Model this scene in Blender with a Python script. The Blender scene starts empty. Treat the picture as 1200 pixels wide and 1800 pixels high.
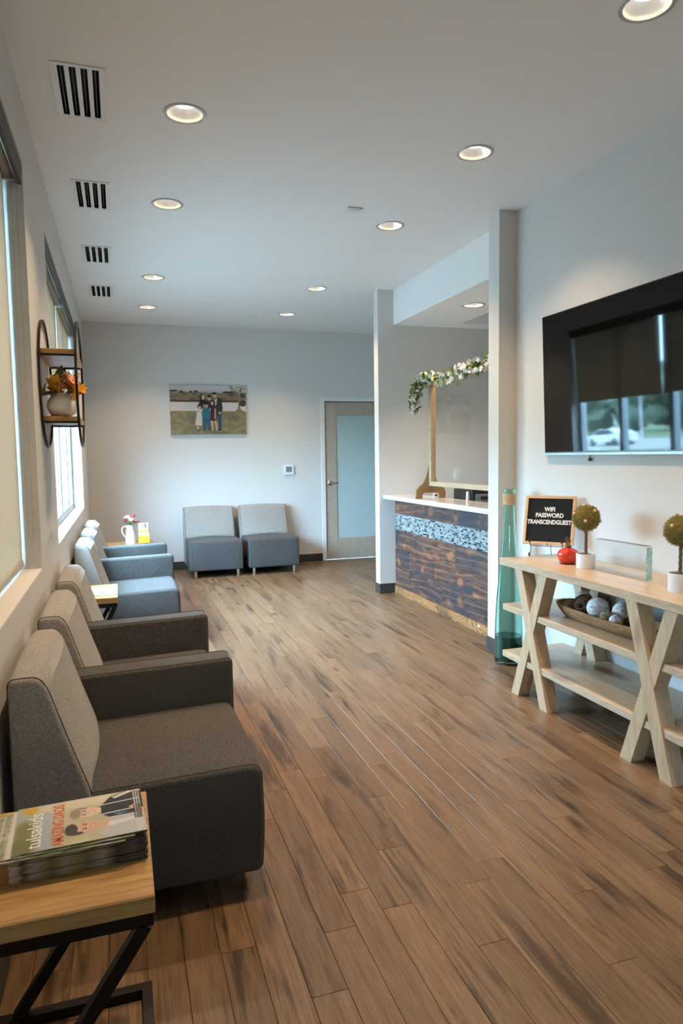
import bpy, bmesh, math, random
import numpy as np
from mathutils import Vector, Matrix
random.seed(7); np.random.seed(7)
PI = math.pi
sc = bpy.context.scene
COL = sc.collection

# ------------------------------------------------------------------ camera
F_PX, YAW, PITCH, ROLL, CAM_H = 1209.7, 0.3117, -0.0822, -0.0144, 1.4187
cd = bpy.data.cameras.new('camera'); cam = bpy.data.objects.new('camera', cd); COL.objects.link(cam)
_d = Vector((math.sin(YAW)*math.cos(PITCH), math.cos(YAW)*math.cos(PITCH), math.sin(PITCH)))
_r = Vector((math.cos(YAW), -math.sin(YAW), 0)); _u = _r.cross(_d)
_r2 = _r*math.cos(ROLL)+_u*math.sin(ROLL); _u2 = -_r*math.sin(ROLL)+_u*math.cos(ROLL)
M = Matrix((( _r2.x,_u2.x,-_d.x,0),(_r2.y,_u2.y,-_d.y,0),(_r2.z,_u2.z,-_d.z,CAM_H),(0,0,0,1)))
cam.matrix_world = M
cd.sensor_fit = 'VERTICAL'; cd.sensor_height = 36.0; cd.lens = F_PX/1800*36.0
cd.clip_start = 0.02; cd.clip_end = 400
sc.camera = cam
# ------------------------------------------------------------------ world + view
SKY = 115.0
w = bpy.data.worlds.new('sky'); sc.world = w; w.use_nodes = True
nt = w.node_tree; bg = nt.nodes['Background']
bg.inputs['Color'].default_value = (0.43, 0.71, 1.0, 1)
_tc = nt.nodes.new('ShaderNodeTexCoord'); _sx = nt.nodes.new('ShaderNodeSeparateXYZ'); nt.links.new(_tc.outputs['Generated'], _sx.inputs[0])
_mr = nt.nodes.new('ShaderNodeMapRange'); nt.links.new(_sx.outputs['Z'], _mr.inputs['Value'])   # overcast dome: zenith three times the horizon
_mr.inputs['From Min'].default_value = 0.0; _mr.inputs['From Max'].default_value = 1.0; _mr.inputs['To Min'].default_value = SKY/3; _mr.inputs['To Max'].default_value = SKY
nt.links.new(_mr.outputs[0], bg.inputs['Strength'])
sc.view_settings.view_transform = 'Standard'; sc.view_settings.look = 'None'
sc.view_settings.exposure = 0.30; sc.view_settings.gamma = 1.0; sc.view_settings.use_curve_mapping = False
sc.cycles.use_denoising = True
sc.cycles.sample_clamp_indirect = 6.0
sc.cycles.max_bounces = 10; sc.cycles.diffuse_bounces = 5; sc.cycles.transparent_max_bounces = 16
LAMP_W = 10.5
LAMP_COL = (1.0, 0.72, 0.45)
# daylight portals in the window openings (they only guide sampling of the sky)
XL, XR, YB, ZC = -0.354, 2.633, 8.877, 3.05
YF = -6.5; XE = 4.4
WIN = [(0.28, 3.43), (4.39, 7.54), (-3.83, -0.68)]
WZ0, WZ1 = 0.913, 2.73
for (a, b) in WIN:
    l = bpy.data.lights.new('window_portal', 'AREA'); l.shape = 'RECTANGLE'; l.size = WZ1-WZ0; l.size_y = b-a
    l.cycles.is_portal = True
    o = bpy.data.objects.new('window_portal', l); COL.objects.link(o)
    o.location = (XL-0.20, (a+b)/2, (WZ0+WZ1)/2); o.rotation_euler = (0, -PI/2, 0)

# ------------------------------------------------------------------ node helpers
MATS = {}
def newmat(name):
    m = bpy.data.materials.new(name); m.use_nodes = True
    nt = m.node_tree; nt.nodes.clear()
    out = nt.nodes.new('ShaderNodeOutputMaterial')
    MATS[name] = m
    return m, nt, out
def N(nt, typ, **kw):
    n = nt.nodes.new(typ)
    for k, v in kw.items():
        if k in n.inputs: n.inputs[k].default_value = v
        else: setattr(n, k, v)
    return n
def L(nt, a, b): nt.links.new(a, b)
def ramp(nt, fac, stops):
    r = nt.nodes.new('ShaderNodeValToRGB'); L(nt, fac, r.inputs[0])
    e = r.color_ramp.elements
    while len(e) < len(stops): e.new(0.5)
    for i, (p, c) in enumerate(stops):
        e[i].position = p; e[i].color = (c[0], c[1], c[2], 1) if not isinstance(c, (int, float)) else (c, c, c, 1)
    return r.outputs[0]
def mix(nt, fac, a, b, mode='MIX'):
    n = nt.nodes.new('ShaderNodeMix'); n.data_type = 'RGBA'; n.blend_type = mode
    if isinstance(fac, (int, float)): n.inputs[0].default_value = fac
    else: L(nt, fac, n.inputs[0])
    for s, v in ((6, a), (7, b)):
        if isinstance(v, (tuple, list)): n.inputs[s].default_value = (v[0], v[1], v[2], 1)
        else: L(nt, v, n.inputs[s])
    return n.outputs[2]
def coords(nt, scale=(1, 1, 1), rnd=False, kind='Object'):
    tc = nt.nodes.new('ShaderNodeTexCoord'); src = tc.outputs[kind]
    if rnd:
        oi = nt.nodes.new('ShaderNodeObjectInfo')
        mul = N(nt, 'ShaderNodeMath', operation='MULTIPLY'); mul.inputs[1].default_value = 37.0
        L(nt, oi.outputs['Random'], mul.inputs[0])
        ad = N(nt, 'ShaderNodeVectorMath', operation='ADD'); L(nt, src, ad.inputs[0]); L(nt, mul.outputs[0], ad.inputs[1])
        src = ad.outputs[0]
    mp = nt.nodes.new('ShaderNodeMapping'); L(nt, src, mp.inputs[0]); mp.inputs['Scale'].default_value = scale
    return mp.outputs[0]
def noise(nt, vec, scale=5.0, detail=3.0, rough=0.55, dist=0.0):
    n = N(nt, 'ShaderNodeTexNoise'); n.inputs['Scale'].default_value = scale; n.inputs['Detail'].default_value = detail
    n.inputs['Roughness'].default_value = rough; n.inputs['Distortion'].default_value = dist
    L(nt, vec, n.inputs['Vector']); return n.outputs['Fac']
def bump(nt, h, strength=0.2, dist=0.01):
    b = N(nt, 'ShaderNodeBump'); b.inputs['Strength'].default_value = strength; b.inputs['Distance'].default_value = dist
    L(nt, h, b.inputs['Height']); return b.outputs[0]
def principled(nt, out, col, rough=0.5, metal=0.0, spec=0.5, normal=None, **kw):
    p = nt.nodes.new('ShaderNodeBsdfPrincipled')
    if isinstance(col, (tuple, list)): p.inputs['Base Color'].default_value = (col[0], col[1], col[2], 1)
    else: L(nt, col, p.inputs['Base Color'])
    if isinstance(rough, (int, float)): p.inputs['Roughness'].default_value = rough
    else: L(nt, rough, p.inputs['Roughness'])
    p.inputs['Metallic'].default_value = metal; p.inputs['Specular IOR Level'].default_value = spec
    if normal is not None: L(nt, normal, p.inputs['Normal'])
    for k, v in kw.items(): p.inputs[k].default_value = v
    L(nt, p.outputs[0], out.inputs[0]); return p
def plain(name, col, rough=0.5, metal=0.0, spec=0.5, var=0.08, scale=40.0, bmp=0.0):
    m, nt, out = newmat(name); v = coords(nt)
    f = noise(nt, v, scale, 3)
    c = mix(nt, f, tuple(x*(1-var) for x in col), tuple(min(1, x*(1+var)) for x in col))
    principled(nt, out, c, rough, metal, spec, bump(nt, f, bmp, 0.004) if bmp else None)
    return m
def paint(name, col, rough=0.7):
    m, nt, out = newmat(name); v = coords(nt)
    f = noise(nt, v, 260, 2); g = noise(nt, v, 1.3, 2)
    c = mix(nt, g, tuple(x*0.98 for x in col), tuple(x*1.02 for x in col))
    principled(nt, out, c, rough, 0, 0.3, bump(nt, f, 0.08, 0.002)); return m
def wood(name, c_light, c_dark, axis='Y', rough=0.45, knots=0.0, grain=1.0, knot_col=(0.10, 0.05, 0.02), rnd=True, streak=0.5):
    m, nt, out = newmat(name)
    sx = {'X': (1, 12, 12), 'Y': (12, 1, 12), 'Z': (12, 12, 1)}[axis]
    v = coords(nt, sx, rnd)
    f = noise(nt, v, 3.0*grain, 6, 0.6, 0.6)
    f2 = noise(nt, v, 14.0*grain, 3, 0.6, 0.2)
    c = ramp(nt, f, [(0.3, c_dark), (0.5, tuple((a+b)/2 for a, b in zip(c_light, c_dark))), (0.68, c_light)])
    c = mix(nt, streak, c, ramp(nt, f2, [(0.35, tuple(x*0.72 for x in c_dark)), (0.6, c_light)]), 'MIX')
    if knots:
        v2 = coords(nt, {'X': (2, 6, 6), 'Y': (6, 2, 6), 'Z': (6, 6, 2)}[axis], rnd)
        vo = N(nt, 'ShaderNodeTexVoronoi'); vo.inputs['Scale'].default_value = knots; L(nt, v2, vo.inputs['Vector'])
        k = ramp(nt, vo.outputs['Distance'], [(0.09, 1.0), (0.19, 0.0)])
        c = mix(nt, k, c, knot_col)
    principled(nt, out, c, rough, 0, 0.4, bump(nt, f2, 0.12, 0.002)); return m
def fabric(name, c1, c2):
    m, nt, out = newmat(name); v = coords(nt, (1, 1, 1), True)
    f = noise(nt, v, 210, 4, 0.75); g = noise(nt, v, 900, 1, 0.5); lo = noise(nt, v, 3.0, 2)
    c = ramp(nt, f, [(0.40, c1), (0.60, c2)])
    c = mix(nt, 0.15, c, ramp(nt, lo, [(0.3, c1), (0.7, c2)]))
    p = principled(nt, out, c, 0.95, 0, 0.15, bump(nt, g, 0.35, 0.002))
    p.inputs['Sheen Weight'].default_value = 0.04; p.inputs['Sheen Roughness'].default_value = 0.6
    return m
def vcol(name, rough=0.5, spec=0.4, attr='Col'):
    m, nt, out = newmat(name); a = N(nt, 'ShaderNodeAttribute'); a.attribute_name = attr
    principled(nt, out, a.outputs['Color'], rough, 0, spec); return m
def thin_glass(name, tint=(1, 1, 1), rough=0.0, ior=1.5):
    m, nt, out = newmat(name)
    t = N(nt, 'ShaderNodeBsdfTransparent'); t.inputs[0].default_value = (*tint, 1)
    g = N(nt, 'ShaderNodeBsdfGlossy'); g.inputs['Roughness'].default_value = rough
    fr = N(nt, 'ShaderNodeFresnel'); gm = nt.nodes.new('ShaderNodeNewGeometry')
    mr = N(nt, 'ShaderNodeMapRange'); mr.inputs['To Min'].default_value = ior; mr.inputs['To Max'].default_value = 1/ior
    L(nt, gm.outputs['Backfacing'], mr.inputs['Value']); L(nt, mr.outputs[0], fr.inputs['IOR'])
    mx = nt.nodes.new('ShaderNodeMixShader'); L(nt, fr.outputs[0], mx.inputs[0]); L(nt, t.outputs[0], mx.inputs[1]); L(nt, g.outputs[0], mx.inputs[2])
    L(nt, mx.outputs[0], out.inputs[0]); return m
def glass(name, col, rough=0.0, ior=1.5):
    m, nt, out = newmat(name); g = N(nt, 'ShaderNodeBsdfGlass'); g.inputs['Color'].default_value = (*col, 1)
    g.inputs['Roughness'].default_value = rough; g.inputs['IOR'].default_value = ior
    L(nt, g.outputs[0], out.inputs[0]); return m
def emit(name, col, s):
    m, nt, out = newmat(name); e = N(nt, 'ShaderNodeEmission'); e.inputs[0].default_value = (*col, 1); e.inputs[1].default_value = s
    L(nt, e.outputs[0], out.inputs[0]); return m

# ------------------------------------------------------------------ mesh helpers
def box(bm, x0, x1, y0, y1, z0, z1, bev=0.0, mt=None, seg=1):
    v = [bm.verts.new((x, y, z)) for x in (x0, x1) for y in (y0, y1) for z in (z0, z1)]
    fs = [bm.faces.new([v[i] for i in q]) for q in ((0, 1, 3, 2), (4, 6, 7, 5), (0, 4, 5, 1), (2, 3, 7, 6), (0, 2, 6, 4), (1, 5, 7, 3))]
    if bev:
        es = list({e for f in fs for e in f.edges})
        r = bmesh.ops.bevel(bm, geom=es, offset=bev, segments=seg, affect='EDGES', profile=0.5)
        vs = list({x for f in r['faces'] for x in f.verts} | {x for x in v if x.is_valid})
    else: vs = v
    if mt is not None:
        allv = set(vs)
        bmesh.ops.transform(bm, matrix=mt, verts=list(allv))
    return vs
def rot_box(bm, c, size, mt, bev=0.0):
    h = [s/2 for s in size]
    b2 = bmesh.new(); box(b2, -h[0], h[0], -h[1], h[1], -h[2], h[2], bev)
    bmesh.ops.transform(b2, matrix=Matrix.Translation(c) @ mt.to_4x4(), verts=b2.verts)
    me = bpy.data.meshes.new('tmp'); b2.to_mesh(me); b2.free(); bm.from_mesh(me); bpy.data.meshes.remove(me)
def beam(bm, p0, p1, wid, dep, up=(0, 0, 1), bev=0.0):
    p0, p1 = Vector(p0), Vector(p1); d = (p1-p0); ln = d.length; d.normalize()
    upv = Vector(up); s = d.cross(upv); s.normalize(); u = s.cross(d)
    R = Matrix((s, d, u)).transposed()
    rot_box(bm, (p0+p1)/2, (wid, ln, dep), R, bev)
def tube(bm, pts, r, n=8, closed=False, caps=True):
    pts = [Vector(p) for p in pts]; k = len(pts)
    rr = r if isinstance(r, (list, tuple)) else [r]*k
    rings = []; prev = None
    for i, p in enumerate(pts):
        a = pts[(i-1) % k] if (closed or i > 0) else p; b = pts[(i+1) % k] if (closed or i < k-1) else p
        t = (b-a); t = t.normalized() if t.length > 1e-9 else Vector((0, 0, 1))
        if prev is None:
            s = t.cross(Vector((0, 0, 1)));
            if s.length < 1e-3: s = t.cross(Vector((1, 0, 0)))
        else:
            s = prev - t*prev.dot(t)
        s.normalize(); prev = s; q = t.cross(s)
        rings.append([bm.verts.new(p + (s*math.cos(2*PI*j/n)+q*math.sin(2*PI*j/n))*rr[i]) for j in range(n)])
    m = k if closed else k-1
    for i in range(m):
        A, B = rings[i], rings[(i+1) % k]
        for j in range(n): bm.faces.new((A[j], A[(j+1) % n], B[(j+1) % n], B[j]))
    if caps and not closed:
        bm.faces.new(rings[0][::-1]); bm.faces.new(rings[-1])
def lathe(bm, prof, n=32, c=(0, 0, 0), close_ends=True):
    rings = []
    for (r, z) in prof:
        if r < 1e-6: rings.append([bm.verts.new((c[0], c[1], c[2]+z))])
        else: rings.append([bm.verts.new((c[0]+r*math.cos(2*PI*j/n), c[1]+r*math.sin(2*PI*j/n), c[2]+z)) for j in range(n)])
    for A, B in zip(rings[:-1], rings[1:]):
        for j in range(n):
            if len(A) == 1 and len(B) == 1: continue
            if len(A) == 1: bm.faces.new((A[0], B[(j+1) % n], B[j]))
            elif len(B) == 1: bm.faces.new((A[j], A[(j+1) % n], B[0]))
            else: bm.faces.new((A[j], A[(j+1) % n], B[(j+1) % n], B[j]))
def prism(bm, poly, axis, a, b):
    def P(u, v, t): return {'X': (t, u, v), 'Y': (u, t, v), 'Z': (u, v, t)}[axis]
    A = [bm.verts.new(P(u, v, a)) for u, v in poly]; B = [bm.verts.new(P(u, v, b)) for u, v in poly]
    n = len(poly)
    bm.faces.new(A[::-1]); bm.faces.new(B)
    for i in range(n): bm.faces.new((A[i], A[(i+1) % n], B[(i+1) % n], B[i]))
def ico(bm, c, r, sub=2, jitter=0.0, sq=(1, 1, 1)):
    b2 = bmesh.new(); bmesh.ops.create_icosphere(b2, subdivisions=sub, radius=1.0)
    for v in b2.verts:
        k = 1 + random.uniform(-jitter, jitter)
        v.co = Vector((c[0]+v.co.x*r*k*sq[0], c[1]+v.co.y*r*k*sq[1], c[2]+v.co.z*r*k*sq[2]))
    me = bpy.data.meshes.new('tmp'); b2.to_mesh(me); b2.free(); bm.from_mesh(me); bpy.data.meshes.remove(me)
def ob(name, bm, mat, parent=None, smooth=False, loc=None, rot=None, angle=40):
    bmesh.ops.recalc_face_normals(bm, faces=bm.faces)
    me = bpy.data.meshes.new(name); bm.to_mesh(me); bm.free()
    return ob_me(name, me, mat, parent, smooth, loc, rot, angle)
def ob_me(name, me, mat, parent=None, smooth=False, loc=None, rot=None, angle=40):
    if smooth:
        for p in me.polygons: p.use_smooth = True
        try: me.set_sharp_from_angle(angle=math.radians(angle))
        except Exception: pass
    if mat is not None and len(me.materials) == 0: me.materials.append(MATS[mat] if isinstance(mat, str) else mat)
    o = bpy.data.objects.new(name, me); COL.objects.link(o)
    if parent is not None: o.parent = parent
    if loc is not None: o.location = loc
    if rot is not None: o.rotation_euler = rot
    return o
def B(): return bmesh.new()
def bx(name, mat, parent, x0, x1, y0, y1, z0, z1, bev=0.0, seg=1, smooth=False):
    b = B(); box(b, x0, x1, y0, y1, z0, z1, bev, None, seg); return ob(name, b, mat, parent, smooth)
def thing(name, label, cat, loc=(0, 0, 0), rz=0.0, group=None):
    o = bpy.data.objects.new(name, None); COL.objects.link(o); o.empty_display_size = 0.1
    o.location = loc; o.rotation_euler = (0, 0, rz); return tag(o, label, cat, group)
def tag(o, label, cat, group=None):
    o['label'] = label; o['category'] = cat
    if group: o['group'] = group
    return o
def struct(o, label=None, cat=None):
    o['kind'] = 'structure'
    if label: o['label'] = label
    if cat: o['category'] = cat
    return o
def dup(o, parent=None):
    c = o.copy(); COL.objects.link(c)
    if parent is not None: c.parent = parent
    for ch in list(o.children): dup(ch, c)
    return c
def text_mesh(body, size, align='CENTER', extrude=0.0004, bold=0.0):
    cu = bpy.data.curves.new('lettering', 'FONT'); cu.body = body; cu.size = size; cu.align_x = align; cu.extrude = extrude; cu.offset = bold
    o = bpy.data.objects.new('lettering_tmp', cu); COL.objects.link(o)
    dg = bpy.context.evaluated_depsgraph_get(); dg.update()
    me = bpy.data.meshes.new_from_object(o.evaluated_get(dg)); me.name = 'lettering'
    bpy.data.objects.remove(o); bpy.data.curves.remove(cu)
    me.materials.clear()
    return me
def catmull(pts, k=8):
    P = [Vector(p) for p in pts]; out = []
    for i in range(len(P)-1):
        p0, p1, p2, p3 = P[max(0, i-1)], P[i], P[i+1], P[min(len(P)-1, i+2)]
        for j in range(k):
            t = j/k
            out.append(0.5*((2*p1)+(-p0+p2)*t+(2*p0-5*p1+4*p2-p3)*t*t+(-p0+3*p1-3*p2+p3)*t**3))
    out.append(P[-1]); return out

# ------------------------------------------------------------------ materials
WALLC = (0.63, 0.605, 0.57)
paint('wall_paint', WALLC); paint('ceiling_paint', (0.82, 0.81, 0.79))
paint('white_trim', (0.72, 0.72, 0.70), 0.45)
plain('baseboard_vinyl', (0.040, 0.035, 0.031), 0.45, bmp=0.05)
plain('white_plastic', (0.72, 0.73, 0.72), 0.35, var=0.02)
plain('black_metal', (0.018, 0.016, 0.015), 0.42, 0.6, var=0.15)
plain('bronze_metal', (0.035, 0.026, 0.020), 0.4, 0.7, var=0.2)
plain('alu', (0.62, 0.63, 0.64), 0.3, 1.0, var=0.04)
plain('alu_frame', (0.42, 0.45, 0.47), 0.42, 0.7, var=0.04)
plain('chrome', (0.78, 0.77, 0.75), 0.12, 1.0, var=0.02)
plain('brass_satin', (0.55, 0.48, 0.38), 0.25, 1.0, var=0.05)
plain('fascia', (0.050, 0.042, 0.033), 0.6, 0.0, var=0.06)
plain('slot_black', (0.012, 0.011, 0.010), 0.7)
plain('black_plastic', (0.014, 0.014, 0.015), 0.35, var=0.1)
plain('grey_plastic', (0.20, 0.25, 0.26), 0.3, var=0.1)
plain('lcd', (0.16, 0.22, 0.26), 0.2, var=0.02)
plain('ceramic', (0.70, 0.64, 0.56), 0.18, 0, 0.6, var=0.03)
plain('white_ceramic', (0.80, 0.77, 0.75), 0.4, var=0.02)
plain('can_reflector', (0.62, 0.60, 0.58), 0.34, 0.6, var=0.03)
plain('can_trim', (0.50, 0.51, 0.51), 0.35, 0.7, var=0.03)
plain('paper_white', (0.80, 0.80, 0.78), 0.6, var=0.03)
plain('paper_yellow', (0.75, 0.50, 0.03), 0.5, var=0.04)
plain('paper_grey', (0.35, 0.38, 0.36), 0.4, var=0.3, scale=18)
plain('grout', (0.34, 0.34, 0.33), 0.7)
plain('ink_white', (0.85, 0.85, 0.82), 0.5, var=0.01)
plain('ink_orange', (0.62, 0.10, 0.02), 0.5, var=0.02)
plain('ink_dark', (0.03, 0.03, 0.04), 0.5, var=0.02)
plain('pomegranate', (0.62, 0.030, 0.008), 0.10, 0, 0.7, var=0.25, scale=14)
plain('dry_brown', (0.14, 0.085, 0.035), 0.8, var=0.3, bmp=0.3)
plain('bark', (0.17, 0.115, 0.065), 0.85, var=0.35, scale=70, bmp=0.5)
plain('twig', (0.16, 0.085, 0.045), 0.7, var=0.3, scale=60)
plain('twig_pale', (0.42, 0.31, 0.20), 0.7, var=0.25, scale=60)
plain('moss', (0.155, 0.115, 0.022), 0.95, var=0.45, scale=90, bmp=0.6)
plain('moss_light', (0.25, 0.19, 0.04), 0.95, var=0.4, scale=90)
plain('bead_pink', (0.72, 0.42, 0.38), 0.5, var=0.1)
plain('bead_peach', (0.72, 0.45, 0.26), 0.5, var=0.1)
plain('leaf_green', (0.14, 0.21, 0.06), 0.5, var=0.35, scale=30)
plain('leaf_sage', (0.25, 0.33, 0.16), 0.55, var=0.3, scale=30)
plain('leaf_dark', (0.035, 0.065, 0.022), 0.5, var=0.35, scale=30)
plain('petal_white', (0.85, 0.84, 0.80), 0.6, var=0.05)
plain('petal_yellow', (0.72, 0.36, 0.03), 0.6, var=0.25, scale=30)
plain('petal_peach', (0.70, 0.34, 0.16), 0.6, var=0.2, scale=30)
plain('petal_pink', (0.75, 0.20, 0.26), 0.6, var=0.25, scale=30)
plain('petal_pale', (0.78, 0.58, 0.58), 0.6, var=0.15, scale=30)
plain('flower_eye', (0.05, 0.02, 0.01), 0.8)
plain('rope', (0.52, 0.36, 0.20), 0.85, var=0.25, scale=160, bmp=0.5)
plain('felt_black', (0.012, 0.013, 0.012), 0.9, var=0.3, scale=200)
plain('car_white', (0.8, 0.8, 0.8), 0.25, var=0.01)
plain('car_glass', (0.03, 0.04, 0.05), 0.1)
plain('tyre', (0.02, 0.02, 0.02), 0.8)
plain('bounce_ground', (0.105, 0.10, 0.092), 0.9, var=0.1, scale=2)  # for the added ground strip, kept dull to limit light bounced indoors
plain('asphalt', (0.26, 0.235, 0.22), 0.9, var=0.1, scale=2)
plain('grass', (0.11, 0.13, 0.06), 0.95, var=0.35, scale=0.6)
plain('tree_leaves', (0.10, 0.125, 0.085), 0.9, var=0.5, scale=1.3)
plain('pole_grey', (0.55, 0.55, 0.55), 0.5, 0.3)
wood('oak_pale', (0.56, 0.42, 0.28), (0.41, 0.295, 0.185), 'Y', 0.30, knots=0.55, knot_col=(0.20, 0.10, 0.05), streak=0.35)
wood('oak_pale_z', (0.56, 0.40, 0.25), (0.41, 0.28, 0.16), 'Z', 0.45, knots=0.75, knot_col=(0.18, 0.09, 0.045), streak=0.3)
wood('mango_top', (0.60, 0.36, 0.14), (0.27, 0.135, 0.045), 'X', 0.36, knots=0.7, grain=0.45, knot_col=(0.07, 0.035, 0.015), streak=0.35)
wood('shelf_wood', (0.42, 0.25, 0.10), (0.28, 0.15, 0.06), 'Y', 0.5, streak=0.4)
wood('guard_oak', (0.50, 0.37, 0.24), (0.37, 0.26, 0.155), 'Y', 0.5, streak=0.3)
wood('guard_foot_wood', (0.30, 0.18, 0.075), (0.22, 0.125, 0.05), 'Z', 0.5, streak=0.3)
wood('door_laminate', (0.50, 0.41, 0.33), (0.36, 0.29, 0.225), 'Z', 0.45, grain=2.2, streak=0.5)
wood('board_frame_wood', (0.70, 0.47, 0.26), (0.58, 0.36, 0.18), 'Z', 0.5, streak=0.2)
wood('bowl_wood', (0.42, 0.24, 0.11), (0.16, 0.075, 0.03), 'Y', 0.55, knots=0.6, streak=0.5)
fabric('fabric_seat', (0.034, 0.032, 0.030), (0.102, 0.098, 0.094))
fabric('fabric_back', (0.20, 0.188, 0.174), (0.39, 0.37, 0.345))
plain('piping', (0.045, 0.042, 0.038), 0.9)
thin_glass('window_glass', (0.92, 0.96, 0.96)); thin_glass('acrylic', (0.97, 0.97, 0.96), 0.0, 1.45)
thin_glass('clear_plastic', (0.96, 0.96, 0.95), 0.05, 1.4)
thin_glass('award_glass', (0.93, 0.965, 0.965), 0.0, 1.5); plain('award_edge', (0.42, 0.66, 0.66), 0.12, 0, 0.8, var=0.5, scale=70); glass('bottle_glass', (0.80, 0.955, 0.925), 0.0, 1.45)
plain('bottle_deep', (0.012, 0.10, 0.085), 0.15, 0, 0.6, var=0.2)
vcol('print', 0.45, 0.35); vcol('print_gloss', 0.28, 0.45); vcol('mosaic', 0.2, 0.5)
emit('lamp_lens', (1.0, 0.93, 0.82), 9.0)
# floor planks
m, nt, out = newmat('floor_plank')
v = coords(nt, (14, 1.0, 1), True); f = noise(nt, v, 2.2, 6, 0.62, 0.9)
vf = coords(nt, (60, 2.2, 1), True); ff = noise(nt, vf, 3.0, 4, 0.65, 0.3)
vd = coords(nt, (10, 0.85, 1), True); fd = noise(nt, vd, 1.9, 5, 0.65, 0.5)
c = ramp(nt, f, [(0.28, (0.105, 0.060, 0.034)), (0.47, (0.190, 0.118, 0.068)), (0.70, (0.270, 0.178, 0.110))])
c = mix(nt, 0.38, c, ramp(nt, ff, [(0.34, (0.062, 0.036, 0.020)), (0.60, (0.255, 0.168, 0.100))]))
dk = ramp(nt, fd, [(0.53, 0.0), (0.66, 0.92)])
c = mix(nt, dk, c, (0.050, 0.030, 0.018))
v2 = coords(nt, (9, 2.6, 1), True); vo = N(nt, 'ShaderNodeTexVoronoi'); vo.inputs['Scale'].default_value = 0.62; L(nt, v2, vo.inputs['Vector'])
c = mix(nt, ramp(nt, vo.outputs['Distance'], [(0.045, 0.95), (0.10, 0.35), (0.16, 0.0)]), c, (0.030, 0.016, 0.009))
oi = N(nt, 'ShaderNodeObjectInfo')
tone = ramp(nt, oi.outputs['Random'], [(0.0, 0.78), (0.35, 0.98), (1.0, 1.12)])
c = mix(nt, 1.0, c, tone, 'MULTIPLY')
rg = ramp(nt, ff, [(0.3, 0.30), (0.7, 0.44)])
c = mix(nt, 1.0, c, (0.84, 0.77, 0.68), 'MULTIPLY')
principled(nt, out, c, rg, 0, 0.45, bump(nt, ff, 0.10, 0.002))
plain('floor_base', (0.05, 0.03, 0.018), 0.6)
# charred desk boards
m, nt, out = newmat('charred_wood')
oi = N(nt, 'ShaderNodeObjectInfo')
v = coords(nt, (1, 1.3, 4.5), True); f = noise(nt, v, 2.2, 6, 0.62, 2.2)
fg = noise(nt, coords(nt, (1, 3, 60), True), 3.0, 3, 0.6, 0.4)
wv = N(nt, 'ShaderNodeTexWave'); wv.wave_type = 'BANDS'; wv.bands_direction = 'Z'
wv.inputs['Scale'].default_value = 1.0; wv.inputs['Distortion'].default_value = 15.0; wv.inputs['Detail'].default_value = 2; wv.inputs['Detail Scale'].default_value = 0.55
L(nt, coords(nt, (1, 1.1, 5), True), wv.inputs['Vector'])
lo = noise(nt, coords(nt, (1, 1.0, 2.2), True), 1.9, 3, 0.6, 1.0)
c = ramp(nt, f, [(0.30, (0.016, 0.015, 0.017)), (0.45, (0.052, 0.032, 0.026)), (0.58, (0.105, 0.054, 0.036)), (0.76, (0.19, 0.088, 0.045))])
c = mix(nt, ramp(nt, wv.outputs['Fac'], [(0.72, 0.0), (0.98, 0.55)]), c, (0.24, 0.125, 0.062))
c = mix(nt, ramp(nt, lo, [(0.46, 0.0), (0.68, 0.85)]), c, (0.024, 0.029, 0.040))
c = mix(nt, 0.8, c, mix(nt, fg, (0.45, 0.45, 0.45), (1.35, 1.30, 1.28)), 'MULTIPLY')
kn = coords(nt, (1, 4.2, 6.5), True); nn_ = N(nt, 'ShaderNodeTexNoise'); nn_.inputs['Scale'].default_value = 2.4; L(nt, kn, nn_.inputs['Vector'])
va = N(nt, 'ShaderNodeVectorMath', operation='MULTIPLY_ADD'); L(nt, nn_.outputs['Color'], va.inputs[0]); va.inputs[1].default_value = (0.55, 0.55, 0.55); L(nt, kn, va.inputs[2])
vo = N(nt, 'ShaderNodeTexVoronoi'); vo.inputs['Scale'].default_value = 0.9; L(nt, va.outputs[0], vo.inputs['Vector'])
c = mix(nt, ramp(nt, vo.outputs['Distance'], [(0.05, 0.1), (0.11, 0.8), (0.30, 0.0)]), c, (0.30, 0.115, 0.048))
c = mix(nt, 1.0, c, ramp(nt, oi.outputs['Random'], [(0.0, (0.75, 0.85, 1.05)), (0.5, (1.25, 1.05, 0.95)), (1.0, (1.45, 1.15, 1.0))]), 'MULTIPLY')
principled(nt, out, c, 0.5, 0, 0.4, bump(nt, fg, 0.15, 0.002))
m, nt, out = newmat('scorched_pine')
fn = noise(nt, coords(nt, (1, 0.9, 5), True), 1.5, 2, 0.5, 0.8)
mu = N(nt, 'ShaderNodeMath', operation='MULTIPLY'); mu.inputs[1].default_value = 16.0; L(nt, fn, mu.inputs[0])
fr_ = N(nt, 'ShaderNodeMath', operation='FRACT'); L(nt, mu.outputs[0], fr_.inputs[0])
c = ramp(nt, fr_.outputs[0], [(0.0, (0.045, 0.02, 0.012)), (0.22, (0.26, 0.115, 0.042)), (0.75, (0.38, 0.19, 0.075)), (0.96, (0.30, 0.13, 0.05))])
c = mix(nt, ramp(nt, noise(nt, coords(nt, (1, 1.4, 3), True), 1.6, 3), [(0.52, 0.0), (0.68, 0.8)]), c, (0.075, 0.035, 0.022))
principled(nt, out, c, 0.45, 0, 0.4)
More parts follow.
